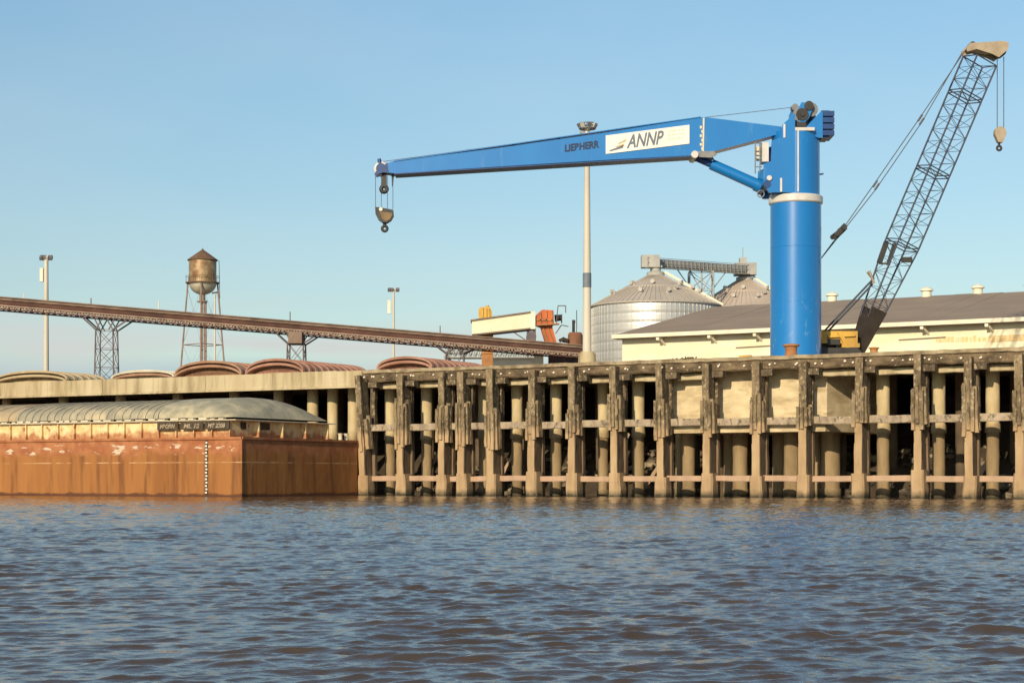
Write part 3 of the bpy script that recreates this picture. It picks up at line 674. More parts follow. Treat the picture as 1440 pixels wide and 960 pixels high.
text_part("sign_lettering", "ANNP", 26 / KC, sign_grey, sign, K(880, 211.3, -HB - .068), ang, shear=.28, width=52 / KC, bold=.022)
mb = MB()
for poly, m in (([(868,204.5),(880,198.5),(878.5,202),(869,206)], 1), ([(864,209),(877,205),(876,208.5),(865.5,210)], 1), ([(856,214.5),(876,207),(875,211),(857,216)], 0)):
    mb.prism([K(x, y, -HB - .070) for x, y in poly], (0, .012, 0), m)
mb.build("sign_emblem", [sign_grey, sign_gold], sign)
rs_ = random.Random(9); mb = MB()
for i in range(3):
    x = 938.0
    while x < 960:
        L = rs_.uniform(2, 5); y = 200 - i * 5.5 - (x - 938) * .125; mb.prism([K(x, y, -HB - .062), K(x + L, y - L * .125, -HB - .062), K(x + L, y - L * .125 - 2.2, -HB - .062), K(x, y - 2.2, -HB - .062)], (0, .005, 0)); x += L + 1.4
mb.build("small_print", sign_faint, sign)
text_part("maker_lettering", "LIEBHERR", 13.5 / KC, letter_navy, boom, K(794, 216, -HB - .012), math.atan2(6.0, 47), width=48 / KC, bold=.022)
# luffing cylinder
mb = MB(); mb.tube(K(1000, 231), K(1074, 264), .32, .34, 18); mb.tube(K(1062, 258.8), K(1070, 262.3), .40, .40, 18); mb.build("cylinder_barrel", blue, cr)
mb = MB(); mb.tube(K(977, 221), K(1002, 232), .21, .21, 14); mb.build("cylinder_rod", blue_dark, cr)
mb = MB(); mb.tube(K(1074, 264, -1.42), K(1074, 264, 1.42), .22, n=14); mb.build("cylinder_pin", blue_dark, cr)
for d in (-.8, .66):
    mb = MB(); mb.prism([K(x, y, d) for x, y in ((972,217.5),(986,216),(1002,216),(1006,221),(998,225),(974,224))], (0, .14, 0)); mb.build("cylinder_lug", steel_grey, cr)
mb = MB(); mb.tube(K(1077, 256, -1.5), K(1077, 256, -1.38), .15, n=14); mb.build("pivot_pin", steel_white, cr)
mb = MB(); mb.tube(K(975, 221, -.95), K(975, 221, .85), .21, n=14); mb.build("pivot_pin", steel_white, cr)
mb = MB(); mb.torus(K(1067, 276, -.9), (0,1,0), .2, .035, 16, 6); mb.build("lifting_shackle", steel_grey, cr)
# control cabinet and its small platform under the boom root
mb = MB(); a = K(1069, 231, -.9); e = K(1078, 204, .2); mb.box(a, e); cab = mb.build("control_cabinet", steel_white, cr)
mb = MB()
for px in (1059.5, 1066): mb.tube(K(px, 203, -.8), K(px, 247, -.8), .035, n=6)
for py in (205, 216, 227, 238): mb.tube(K(1059.5, py, -.8), K(1069, py, -.8), .03, n=6)
mb.build("access_ladder", steel_grey, cr)
mb = MB(); mb.box(K(1061.5, 221, -.75), K(1067.5, 209, -.3)); mb.box(K(1062, 228, -.75), K(1067, 224, -.35)); mb.build("junction_box", pale_steel, cr)
# winch head on top
mb = MB()
for d in (.70,): mb.prism([K(x, y, d) for x, y in ((1113,187),(1112,160),(1116,150),(1124,147),(1138,148),(1145,155),(1150,160),(1152,187))], (0, .15, 0), 0)
mb.build("winch_cheek", blue, cr)
mb = MB(); mb.tube(K(1125, 164, -.65), K(1125, 164, .65), .50, n=24); mb.tube(K(1138, 157, -.6), K(1138, 157, .6), .42, n=20); mb.tube(K(1117, 152, -.3), K(1117, 152, .3), .20, n=16); mb.build("winch_drum", steel_grey, cr)
mb = MB(); mb.tube(K(1125, 165, -.92), K(1125, 165, -.86), .36, n=24); mb.tube(K(1125, 165, -1.0), K(1125, 165, -.92), .14, n=14)
mb.box(K(1114, 182, -.98), K(1130, 176, -.86)); mb.tube(K(1134, 153, -.95), K(1134, 153, -.86), .27, n=16); mb.build("winch_motor", black, cr)
mb = MB(); mb.prism([K(x, y, -.85) for x, y in ((1121,176),(1119,158),(1124,148),(1134,149),(1139,158),(1134,170),(1128,176))], (0, .10, 0)); mb.build("drum_guard", blue, cr)
mb = MB(); mb.prism([K(x, y, -1.0) for x, y in ((1130,190),(1131,182),(1150,162),(1153,162),(1153,198),(1146,198))], (0, .13, 0)); mb.build("side_plate", blue, cr)
mb = MB(); mb.box(K(1113, 190, -1.42), K(1140, 185.5, .2)); mb.build("service_platform", steel_white, cr)
mb = MB(); mb.box(K(1152.5, 197, -.75), K(1163, 159, .75))
for i in range(4): mb.box(K(1153, 167.5 + i * 9, -.95), K(1169.5, 160.5 + i * 9, .95))
mb.build("counterweight", blue_dark, cr)
mb = MB(); mb.bar(K(1150, 196, 0), K(1156, 191, 0), 1.2, .3); mb.tube(K(1152, 245.5), K(1158, 244.5), .05, n=6); mb.build("bracket_arm", blue_dark, cr)
# boom tip sheave, ropes, hook block
mb = MB(); mb.torus(K(536.5, 238, 0), (0,1,0), .36, .10, 28, 8); mb.build("tip_sheave", steel_white, cr)
mb = MB(); mb.tube(K(536.5, 238, -.32), K(536.5, 238, .32), .30, n=18)
for d in (-.40, .30): mb.prism([K(x, y, d) for x, y in ((527,247),(529,243),(534,240),(544,231),(552,232),(552,246),(540,244),(534,246),(530,248))], (0, .10, 0))
mb.tube(K(533, 223.5), K(534.5, 230), .1, .14, n=8); mb.build("tip_fork", blue_dark, cr)
mb = MB(); mb.bar(K(540.5, 244), K(540.3, 262), .26, .26, w1=.3, up=(0,1,0)); mb.torus(K(540, 266, 0), (0,1,0), .17, .12, 18, 8); mb.bar(K(552.3, 246), K(552, 262), .14, .14, up=(0,1,0), w1=.06); mb.build("auxiliary_hook", black, cr)
mb = MB()
for px, d in ((528.3, -.12), (536, .1), (545, -.1), (552.3, .12)): mb.tube(K(px, 243, d), K(px, 294, d), .018, n=5)
mb.path([K(534, 228), K(597, 219.5), K(658, 211), K(720, 202.5), K(785, 193), K(990, 165.5), K(1116, 151)], .018, 5); mb.build("hoist_rope", rope, cr)
mb = MB()
for px, py in ((598, 222.5), (659, 213.5), (722, 206), (786, 196.2)): mb.bar(K(px - 4, py - .5), K(px + 4, py - 1.5), .5, .10); mb.bar(K(px, py + 2), K(px, py - 2.5), .12, .12, up=(0,1,0))
mb.build("rope_guide", blue_dark, cr)
mb = MB(); hb = [(528,292),(534,292.5),(553,296),(553.5,304),(550,310),(544,314),(538,313.5),(532,309),(528.5,302)]
mb.prism([K(x, y, -.30) for x, y in hb], (0, .6, 0)); hbk = mb.build("hook_block", black, cr)
mb = MB(); mb.prism([K(x, y, -.33) for x, y in ((534,298.5),(552,300.5),(552,304),(548.5,309.5),(543,312),(538,308.5))], (0, .66, 0)); mb.build("sheave_cover", hook_tan, hbk)
mb = MB(); p = K(536, 295.5, -.32); mb.tube(p, (p[0], p[1] - .05, p[2]), .11, n=10); mb.build("round_sticker", white_mark, hbk)
mb = MB(); mb.tube(K(541, 313), K(541, 318), .10, n=10); mb.torus(K(541, 321.5, 0), (0,1,0), .15, .085, 18, 8); mb.build("hook", black, hbk)

# ------------------------------------------------------------------ lattice boom crane on the yard
YL = 112.0; KL = FPX / YL
def Lp(px, py, dy=0.0): p = P(px, py, YL); return Vector((p[0], YL + dy, p[2]))
lc = thing("lattice_crane", "crane with long dark lattice boom leaning over the cream warehouse", "crane", (Lp(1165, 0)[0], YL, 7.9))
A0, A1 = Lp(1206.5, 490), Lp(1380.5, 80)
dv = (A1 - A0).normalized(); per = Vector((dv.z, 0, -dv.x)); dep = Vector((0, 1, 0)); ln = (A1 - A0).length
th = R(21); hw = 17.5 / KL
e1 = per * math.cos(th) + dep * math.sin(th); e2 = -per * math.sin(th) + dep * math.cos(th)
def cor(t, k=1.0): c = A0.lerp(A1, t); return [c + e1 * hw * k + e2 * hw * k, c + e1 * hw * k - e2 * hw * k, c - e1 * hw * k - e2 * hw * k, c - e1 * hw * k + e2 * hw * k]
splits = [0.35, 0.605, 0.865, 0.985]
mb = MB()
for a, e, n in ((0.0, .35, 5), (.36, .60, 6), (.61, .86, 6), (.87, .985, 3)):
    ka = .42 if a == 0 else 1.0
    mb.lattice(cor(a if a else .10, .62 if a == 0 else 1), cor(e), n, .055, .017, 'Z')
    for tt in (a, e):
        if tt == 0: continue
        q4 = cor(tt)
        for j in range(4): mb.tube(q4[j], q4[(j+1) % 4], .038, n=6)
for j in range(4): mb.tube(cor(.35)[j], cor(.36)[j], .05, n=6); mb.tube(cor(.60)[j], cor(.61)[j], .05, n=6); mb.tube(cor(.86)[j], cor(.87)[j], .05, n=6)
mb.build("lattice_boom", lat_steel, lc)
mb = MB()
for sg_ in (-1, 1):
    base4 = cor(-.02, .40); top4 = cor(.135, .72)
    i0, i1 = (1, 2) if sg_ < 0 else (0, 3)
    vs = [base4[i0], base4[i1], top4[i1], top4[i0]]
    mb.prism(vs, e2 * (.08 * sg_))
b4, t4 = cor(-.02, .38), cor(.11, .66)
mb.prism([b4[2], b4[3], t4[3], t4[2]], e1 * .05); mb.prism([b4[0], b4[1], t4[1], t4[0]], e1 * -.05); mb.build("boom_heel", heel_brown, lc)
mb = MB()
hd = [(1355,70),(1361,64),(1385,62.5),(1408,61),(1415,64),(1414,73),(1401,84),(1391,79),(1370,72.5),(1357,76)]
for d in (-.62, .50): mb.prism([Lp(x, y, d) for x, y in hd], (0, .12, 0))
mb.prism([Lp(x, y, -.5) for x, y in ((1358,70),(1363,66),(1400,64),(1400,72),(1388,76),(1370,71))], (0, 1.0, 0)); head = mb.build("boom_head", beige, lc)
mb = MB()
for px, py, rr in ((1405, 73, .36), (1366, 65, .20)): mb.tube(Lp(px, py, -.35), Lp(px, py, .35), rr, n=20)
mb.build("head_sheave", heel_brown, lc)
mb = MB()
for px in (1402.3, 1411.5): mb.tube(Lp(px, 80, 0), Lp(px, 182, 0), .026, n=5)
mb.build("hoist_rope", rope, lc)
mb = MB(); mb.tube(Lp(1406, 187, -.16), Lp(1406, 187, .16), .36, n=22); mb.prism([Lp(x, y, -.22) for x, y in ((1399,184),(1413,183),(1414,190),(1409,201),(1403,201),(1398,190))], (0, .44, 0)); hb2 = mb.build("hook_block", beige, lc)
mb = MB(); mb.tube(Lp(1405, 200), Lp(1405, 205), .07, n=8); mb.torus(Lp(1405, 208.5), (0,1,0), .13, .07, 16, 8); mb.build("hook", heel_brown, hb2)
mb = MB()
for d, o_ in ((-.55, 0), (.55, 8)):
    mb.path([Lp(1355, 73, d * .9), Lp(1291 + o_, 168 + o_ * .2, d), Lp(1226 + o_, 262 + o_ * .3, d), Lp(1184 + o_ * .6, 322, d), Lp(1128, 398, d)], .030, 5)
    for px, py in ((1291, 168), (1228, 260)): mb.tube(Lp(px + o_ - 3, py + 5, d), Lp(px + o_ + 3, py - 4, d), .07, n=6)
mb.build("pendant_line", rope, lc)
mb = MB()
mb.bar(Lp(1170, 336, -.5), Lp(1187, 318, -.5), .32, .30); mb.bar(Lp(1175, 334, .5), Lp(1191, 318, .5), .32, .30); mb.tube(Lp(1174, 331, -.8), Lp(1174, 331, .8), .16, n=10); mb.tube(Lp(1184, 322, -.8), Lp(1184, 322, .8), .16, n=10); mb.build("bridle_block", black, lc)
mb = MB()
c3, c4 = cor(.30), cor(.36)
mb.bar(Lp(1233, 372, -.72), Lp(1243, 343, -.72), .32, .16, up=(0,1,0)); mb.bar(Lp(1245, 375, -.80), Lp(1254, 345, -.80), .22, .16, up=(0,1,0)); mb.bar(Lp(1233, 372, -.66), Lp(1246, 373, -.72), .1, .1); mb.box(Lp(1266, 370, -.6), Lp(1280, 363, -.3))
mb.build("boom_stop_bracket", black, lc)
mb = MB()
for d, o_ in ((-.5, 0), (.5, 6)): mb.tube(Lp(1227 + o_ * .4, 392 + o_, d), Lp(1150 + o_, 474 + o_ * .3, d), .06, n=8)
mb.build("boom_backstop", lat_steel, lc)
mb = MB(); mb.tube(Lp(1220, 382, -.5), Lp(1227, 400, -.5), .08, n=8); mb.tube(Lp(1217, 384, -.5), Lp(1226, 393, -.2), .05, n=6); mb.build("backstop_head", beige, lc)
mb = MB()
for d in (-.7, .7):
    mb.tube(Lp(1126, 398, d), Lp(1112, 470, d), .10, n=8); mb.tube(Lp(1128, 398, d), Lp(1150, 470, d), .10, n=8)
mb.tube(Lp(1127, 398, -.8), Lp(1127, 398, .8), .15, n=10); mb.build("gantry_frame", lat_steel, lc)
zg = 7.9
mb = MB(); a = Lp(1095, 468); e = Lp(1200, 468); mb.box((a.x, YL - 1.4, zg + 1.25), (e.x, YL + 1.4, a.z)); mb.box((Lp(1178, 0).x, YL - 1.55, zg + 1.0), (e.x + .1, YL + 1.55, zg + 1.245))
house = mb.build("machinery_house", yellow, lc)
mb = MB(); mb.bar(Lp(1174, 469, -1.5), Lp(1186, 492, -1.5), .22, .18, up=(0,1,0)); mb.bar(Lp(1158, 476, -1.46), Lp(1196, 474, -1.46), .2, .12); mb.build("yellow_strut", yellow, lc)
mb = MB(); mb.box((Lp(1158, 0).x, YL - 1.425, Lp(0, 487).z), (Lp(1176, 0).x, YL - 1.402, Lp(0, 479).z)); mb.build("louvre_panel", black, house)
for d in (-1.7, 1.7):
    mb = MB(); xa, xe = Lp(1098, 0).x, Lp(1205, 0).x
    mb.prism([(xa, YL + d - .35, zg + .3), (xa + .35, YL + d - .35, zg), (xe - .35, YL + d - .35, zg), (xe, YL + d - .35, zg + .3), (xe, YL + d - .35, zg + .6), (xe - .35, YL + d - .35, zg + .95), (xa + .35, YL + d - .35, zg + .95), (xa, YL + d - .35, zg + .6)], (0, .7, 0)); mb.build("crawler_track", black, lc)
mb = MB(); mb.tube(Lp(1150, 0) * 0 + Vector((Lp(1150, 0).x, YL, zg + .7)), (Lp(1150, 0).x, YL, zg + 1.25), 1.1, n=24); mb.build("turntable", black, lc)

# ------------------------------------------------------------------ shed
TS = 40.0; sw = S(875, TS)
sh = thing("warehouse", "long cream warehouse with brown low roof and white eave", "warehouse", (sw + 15, TS, 7.9), 'W')
ze = Wz(1085, 462, TS - 1); sv = S(861, TS - 1)
lo, hi = TS, TS + 40
for _ in range(40):
    mid = (lo + hi) / 2
    if pxof(sv, mid) < 1003: lo = mid
    else: hi = mid
TR = lo; zr = Wz(1250, 419, TR); SX = sw + 62
slope = (zr - ze) / (TR - TS + 1)
mb = MB(); mb.box((sw, TS, 7.9), (SX, TS + .25, ze + .1)); TB = 2 * TR - TS
for s_ in (sw + .01, SX - .26):
    mb.prism([(s_, TS + .253, 7.9), (s_, TB - .003, 7.9), (s_, TB - .003, ze), (s_, TR, zr - .35), (s_, TS + .253, ze)], (.25, 0, 0))
mb.box((sw, TB, 7.9), (SX, TB + .25, ze + .1)); wl = mb.build("wall", wall_cream, sh)
mb = MB()
# roof: sheets with seams, ridge slightly sagging
nseg = 31
for i in range(nseg):
    a, e = sv + (SX + 1.5 - sv) * i / nseg, sv + (SX + 1.5 - sv) * (i + 1) / nseg
    dz = math.sin(i * 1.3) * .03
    mb.prism([(a, TS - 1, ze), (a, TR, zr + dz), (a, TB + 1, ze), (a, TB + 1, ze - .12), (a, TR, zr - .14 + dz), (a, TS - 1, ze - .12)], (e - a, 0, 0))
roof = mb.build("roof", roof_brown, sh)
mb = MB(); mb.box((sv, TS - 1.12, ze - .26), (SX + 1.5, TS - 1.003, ze + .06)); mb.build("gutter", eave_white, sh)
mb = MB(); mb.box((sv + .1, TS - .99, ze - .30), (SX, TS - .003, ze - .22)); mb.build("soffit", dark_ply, sh)
mb = MB()
for px in (926, 998, 1062, 1140, 1218, 1297, 1388, 1470):
    mb = MB(); s_ = S(px, TS - .8); mb.bar((s_, TS - 1.0, ze - .42), (s_, TS, ze - .42), .25, .22); mb.bar((s_ + .1, TS - .6, ze - .5), (s_ + .25, TS - .02, ze - .85), .14, .14); mb.build("eave_bracket", eave_white, sh)
for px, py in ((1170, 424), (1303, 415.5), (1375, 412.5), (1449, 409)):
    s_, z_ = S(px, TR), zr
    mb = MB(); mb.tube((s_, TR, z_ - .2), (s_, TR, z_ + .45), .42, n=14); mb.tube((s_, TR, z_ + .45), (s_, TR, z_ + .60), .58, .54, n=16); mb.tube((s_, TR, z_ + .60), (s_, TR, z_ + .80), .54, .15, n=16); mb.build("roof_vent", eave_white, sh)
rs_ = random.Random(31); mb = MB(); px = 1316.0
while px < 1436:
    L = rs_.uniform(2.5, 6.5); s0, s1 = S(px, TS), S(min(px + L, 1440), TS); zt = Wz(px, 473.5 - (px - 1316) * .018, TS)
    mb.box((s0, TS - .02, zt - .42), (s1, TS - .004, zt + rs_.uniform(-.1, .06))); px += L + rs_.uniform(.8, 2.2)
mb.build("faded_lettering", band_ochre, wl)
mb = MB(); mb.box((S(1392, TS), TS - .016, Wz(1392, 481, TS)), (S(1500, TS), TS - .012, Wz(1392, 472, TS))); mb.build("painted_band", band_orange, wl)
mb = MB()
for a, e, y in ((1264, 1330, 478), (1035, 1084, 489)): mb.bar((S(a, TS), TS - .03, Wz(a, y, TS)), (S(e, TS), TS - .03, Wz(e, y - (e - a) * .06, TS)), .05, .10)
mb.build("wall_pipe", dark_ply, wl)

# ------------------------------------------------------------------ silos
def silo(px, apexy, eavey, rpx, Y, roofm, label, ribs, wall_stiff=84):
    k = FPX / Y; x = (px - 720) / k; rr = rpx / k; zE, zA = HC + (HOR - eavey) / k, HC + (HOR - apexy) / k
    o = thing("grain_silo", label, "silo", (x, Y, 7.9), group="grain silos in the yard")
    mb = MB(); prof = []; z = 7.9; i = 0; st = 1.0
    while z < zE - .01:
        z1 = min(z + st, zE); prof += [(rr, z + .02), (rr + .03, z + (z1 - z) * .25), (rr + .03, z + (z1 - z) * .75), (rr, z1 - .02), (rr - .03, z1)]; z = z1
    mb.lathe((x, Y), prof, 96)
    for j in range(wall_stiff):
        q_ = 2 * math.pi * j / wall_stiff
        if math.sin(q_) < .35:
            c_, s_ = math.cos(q_), math.sin(q_); mb.bar((x + c_ * (rr + .05), Y + s_ * (rr + .05), 7.9), (x + c_ * (rr + .05), Y + s_ * (rr + .05), zE - .1), .05, .07, up=(c_, s_, 0))
    mb.build("ring_wall", galv, o)
    mb = MB(); rt = .9
    mb.lathe((x, Y), [(rr + .22, zE - .12), (rr + .22, zE), (rr * .52, zE + (zA - zE) * .52), (rr * .52, zE + (zA - zE) * .545), (rt, zA - .3), (rt, zA - .3)], 72)
    for j in range(ribs):
        q_ = 2 * math.pi * j / ribs; c_, s_ = math.cos(q_), math.sin(q_)
        mb.bar((x + c_ * (rr + .2), Y + s_ * (rr + .2), zE + .05), (x + c_ * rt, Y + s_ * rt, zA - .25), .05, .06)
    mb.build("cone_roof", roofm, o)
    mb = MB(); mb.lathe((x, Y), [(rt + .1, zA - .35), (rt + .1, zA + .05), (.6, zA + .2), (.6, zA + 1.0), (.01, zA + 1.0)], 24); mb.build("roof_cap", galv_dark, o)
    for q_, f_ in ((-1.75, .45), (-1.15, .62), (-1.4, .74), (-1.95, .74), (-.7, .45), (-.45, .70), (-2.5, .45), (-2.75, .72), (-.2, .55)):
        c_, s_ = math.cos(q_), math.sin(q_); rad = rr * f_; zz = zE + (zA - zE) * (1 - f_)
        mb = MB(); mb.tube((x + c_ * rad, Y + s_ * rad, zz - .1), (x + c_ * rad, Y + s_ * rad, zz + .40), .20, n=12); mb.tube((x + c_ * rad, Y + s_ * rad, zz + .42), (x + c_ * (rad + .4), Y + s_ * (rad + .4), zz + .42), .20, .24, n=12); mb.build("roof_vent", vent_pale, o)
    mb = MB(); q_ = -.12
    c_, s_ = math.cos(q_), math.sin(q_)
    mb.bar((x + c_ * (rr + .3), Y + s_ * (rr + .3), zE + .1), (x + c_ * 1.0, Y + s_ * 1.0, zA + .1), .35, .3); mb.build("roof_ladder", eave_white, o)
    return x, Y, zA
s1 = silo(922, 384, 431, 90, 205, silo_roof, "large galvanised grain silo with grey cone roof, the nearer one", 72)
s2 = silo(1047, 391, 437, 76, 218, silo_roof_tan, "tan roofed grain silo half hidden behind the blue column", 64)
# conveyor bridge over the silos
cb = thing("conveyor_bridge", "grey covered conveyor bridge running between the two silo tops", "conveyor", (s1[0], s1[1], 7.9))
a = Vector((s1[0] - 1.0, s1[1], HC + (HOR - 369) / FPX * s1[1])); e = Vector((s2[0] + .4, s2[1], HC + (HOR - 379) / FPX * s2[1]))
mb = MB(); mb.bar(a, e, 1.3, .75); mb.build("gallery", galv_dark, cb)
mb = MB(); mb.bar(a + Vector((0, -.9, -.62)), e + Vector((0, -.9, -.62)), .5, .10)
n = 26
for i in range(n + 1): p_ = (a + Vector((0, -1.1, -.6))).lerp(e + Vector((0, -1.1, -.6)), i / n); mb.tube(p_, p_ + Vector((0, 0, 1.05)), .03, n=4)
for dz in (.5, 1.05): mb.tube(a + Vector((0, -1.1, -.6 + dz)), e + Vector((0, -1.1, -.6 + dz)), .03, n=4)
mb.build("walkway", galv_dark, cb)
mb = MB(); mb.box((a.x - .6, a.y - .8, a.z - .6), (a.x + 1.4, a.y + .8, a.z + .75)); mb.box((a.x + .3, a.y - .5, s1[2] + .8), (a.x + 1.7, a.y + .5, a.z - .6)); mb.build("discharge_box", galv_dark, cb)
mb = MB(); mb.box((e.x - 1.6, e.y - 1.1, e.z - .7), (e.x + .9, e.y + 1.1, e.z + .7)); mb.box((e.x - .7, e.y - .6, s2[2] + .8), (e.x + .2, e.y + .6, e.z - .7)); mb.box((e.x - 1.0, e.y - .6, e.z + .7), (e.x - .2, e.y + .6, e.z + 1.35)); mb.tube((e.x - .6, e.y, e.z + 1.3), (e.x - .6, e.y, e.z + 2.6), .05, n=5); mb.build("drive_house", galv_dark, cb)
mb = MB(); mid = a.lerp(e, .52); tw = 1.35
top = [mid + Vector((sx * tw, sy * 1.0, -.6)) for sx, sy in ((-1,-1),(1,-1),(1,1),(-1,1))]
bot = [Vector((p_.x + (p_.x - mid.x) * .1, p_.y, 7.9)) for p_ in top]
mb.lattice(bot, top, 8, .07, .035, 'X')
for sx in (-1, 1):
    mb.tube(mid + Vector((sx * tw, -1, -2.6)), a.lerp(e, .52 + sx * .24) + Vector((0, -.9, -.6)), .07, n=5)
    mb.tube(mid + Vector((0, -1, -3.0)), mid + Vector((sx * tw, -1, -.6)), .07, n=5)
mb.tube(mid + Vector((0, -1, -9)), mid + Vector((0, -1, -.6)), .10, n=5); mb.build("support_trestle", galv_dark, cb)

# ------------------------------------------------------------------ water tower
YW = 255.0; KW = FPX / YW
def T(px, py, dy=0): p_ = P(px, py, YW); return Vector((p_[0], YW + dy, p_[2]))
wt = thing("water_tower", "old rusty water tower with cone roof on tall splayed legs", "water tower", (T(285, 0).x, YW, 7.9))
c_ = (T(285, 0).x, YW); rt = 19.2 / KW
mb = MB(); mb.lathe(c_, [(rt, T(0, 365).z), (rt, T(0, 381).z), (rt, T(0, 398).z)][::-1], 40); mb.build("tank_wall", tank_gold, wt)
mb = MB(); mb.lathe(c_, [(.05, T(0, 349).z), (.12, T(0, 351).z), (rt * .5, T(0, 357).z), (rt + .22, T(0, 365.5).z), (rt + .2, T(0, 366.5).z), (rt - .02, T(0, 366).z)], 40); mb.build("cone_roof", tank_roof, wt)
mb = MB(); zb0, zb1 = T(0, 398).z, T(0, 414.5).z
mb.lathe(c_, [(rt * math.cos(q_ * math.pi / 20), zb0 + (zb1 - zb0) * math.sin(q_ * math.pi / 20)) for q_ in range(0, 10)] + [(.3, zb1)], 40); mb.build("bowl", tank_bowl, wt)
mb = MB(); mb.lathe(c_, [(rt, zb0 - .05), (rt + .45, zb0 - .05), (rt + .45, zb0 + .08), (rt, zb0 + .08)], 40)
mb.torus((c_[0], c_[1], zb0 + .9), (0,0,1), rt + .42, .03, 40, 5)
for i in range(16): q_ = i * math.pi / 8; mb.tube((c_[0] + (rt + .42) * math.cos(q_), c_[1] + (rt + .42) * math.sin(q_), zb0), (c_[0] + (rt + .42) * math.cos(q_), c_[1] + (rt + .42) * math.sin(q_), zb0 + .9), .025, n=4)
mb.build("balcony", tank_roof, wt)
lt, lbm = rt + .15, 37.5 / KW
ztop = zb0 - .1
legp = lambda q_, f_: Vector((c_[0] + (lt + (lbm - lt) * f_) * math.cos(q_), c_[1] + (lt + (lbm - lt) * f_) * math.sin(q_), ztop + (7.9 - ztop) * f_))
qs = [R(4), R(94), R(184), R(274)]
for q_ in qs:
    mb = MB(); mb.tube(legp(q_, 0), legp(q_, 1), .115, n=8); mb.build("leg", leg_steel, wt)
mb = MB()
for f_ in (.42, .75):
    for i in range(4): mb.tube(legp(qs[i], f_), legp(qs[(i+1) % 4], f_), .06, n=6)
for f0, f1 in ((0.03, .42), (.42, .75), (.75, 1.0)):
    for i in range(4): mb.tube(legp(qs[i], f0), legp(qs[(i+1) % 4], f1), .012, n=4); mb.tube(legp(qs[(i+1) % 4], f0), legp(qs[i], f1), .012, n=4)
mb.build("leg_bracing", leg_steel, wt)
mb = MB(); mb.tube((c_[0] - .05, c_[1], 7.9), (c_[0] - .05, c_[1], T(0, 424).z), .11, n=10); mb.tube((c_[0] + .45, c_[1], 7.9), (c_[0] + .45, c_[1], T(0, 424).z), .11, n=10); mb.tube((c_[0] - .05, c_[1], T(0, 424).z), (c_[0] - .05, c_[1], zb1 + .1), .42, n=14); mb.lathe((c_[0] - .05, c_[1]), [(.42, T(0, 425).z), (.72, T(0, 425).z), (.72, T(0, 423).z), (.42, T(0, 423).z)], 16); mb.build("riser_pipe", leg_steel, wt)
mb = MB(); mb.bar(T(286.5, 398, -rt - .1), T(288, 412, -rt * .5), .18, .1); mb.tube(T(308, 366), T(309, 420), .05, n=5); mb.build("ladder", tank_roof, wt)

# ------------------------------------------------------------------ lamp masts
def mast(px, y0, w0, w1, Y, label, kind, basey=None):
    k = FPX / Y; x = (px - 720) / k; z1 = HC + (HOR - y0) / k
    o = thing("light_mast", label, "light mast", (x, Y, 7.9), group="light masts round the yard")
    L = lambda p_, q_, d=0.0: Vector(((p_ - 720) / k, Y + d, HC + (HOR - q_) / k))
    mb = MB(); mb.tube((x, Y, 7.9), (x, Y, z1 - .3), w0 / 2 / k, w1 / 2 / k, 20, seg=10); pole = mb.build("pole", mast_pale, o)
    if kind == 'big':
        mb = MB(); ra = w0 / 2 / k * .9; mb.tube((x, Y, L(0, 404).z), (x, Y, L(0, 384).z), ra, ra * .99, 20, caps=False); mb.build("grey_band", mast_grey, o)
        mb = MB(); mb.tube((x, Y, 7.9), (x, Y, L(0, 497).z), .85, .70, 16); mb.tube((x, Y, L(0, 497).z), (x, Y, L(0, 494.5).z), .60, .55, 16); mb.build("concrete_base", concrete, o)
        mb = MB(); mb.torus(L(826, 181), (0,0,1), .66, .06, 20, 6); mb.torus(L(826, 174), (0,0,1), .66, .05, 20, 6); mb.tube(L(826, 186), L(826, 171), .07, n=8)
        for i in range(4): q_ = i * math.pi / 2; mb.tube(L(826, 181), L(826, 181) + Vector((.66 * math.cos(q_), .66 * math.sin(q_), 0)), .05, n=5)
        mb.build("lamp_ring", steel_grey, o)
        for i in range(8):
            q_ = i * math.pi / 4 + .2; p_ = L(826, 177) + Vector((.70 * math.cos(q_), .70 * math.sin(q_), 0)); d_ = Vector((math.cos(q_), math.sin(q_), -.6))
            mb = MB(); mb.bar(p_ - d_ * .08, p_ + d_ * .08, .30, .32, w1=.36, h1=.38); mb.build("floodlight", lamp_glass if i % 2 else steel_grey, o)
        mb = MB(); mb.box(L(815.5, 188, -.1), L(820, 183.5, .2)); mb.bar(L(818, 185), L(826, 185), .06, .06); mb.build("junction_box", steel_grey, o)
    elif kind == 'small':
        mb = MB(); mb.bar(L(px - 7, y0 + 2.5), L(px + 7, y0 + 2.5), .12, .12); mb.tube(L(px, y0 + 6), L(px, y0), .06, n=6); mb.build("cross_arm", steel_grey, o)
        for i, dx in enumerate((-6, -2.5, 3, 6)):
            mb = MB(); p_ = L(px + dx, y0 + 1.5); mb.bar(p_ + Vector((0, .15, .15)), p_ + Vector((0, -.25, -.15)), .42, .35); mb.build("floodlight", steel_grey if i != 2 else lamp_glass, o)
        mb = MB(); mb.box(L(px - 8.5, y0 + 35, -.2), L(px - 4, y0 + 16, .2)); mb.bar(L(px - 5, y0 + 20), L(px, y0 + 20), .08, .08); mb.build("equipment_panel", eave_white, o)
    else:
        mb = MB(); mb.bar(L(px - 4, y0 + 1), L(px + 4, y0), .3, .16); mb.build("lamp_head", black, o)
    return o
mast(825.5, 172, 13.5, 7, wxy(S(825.5, 37), 37)[1], "tall pale light mast with grey band standing beside the silo", 'big')
mast(65, 361, 8, 6, 190, "pale light mast with flat panel standing alone beyond the tan covers", 'small')
mast(553.5, 406, 4.2, 3.2, 250, "slim light mast rising beyond the middle of the conveyor", 'small')
mast(302, 411, 3.2, 2.6, 235, "thin lamp post by the water tower's right leg", 'lamp')

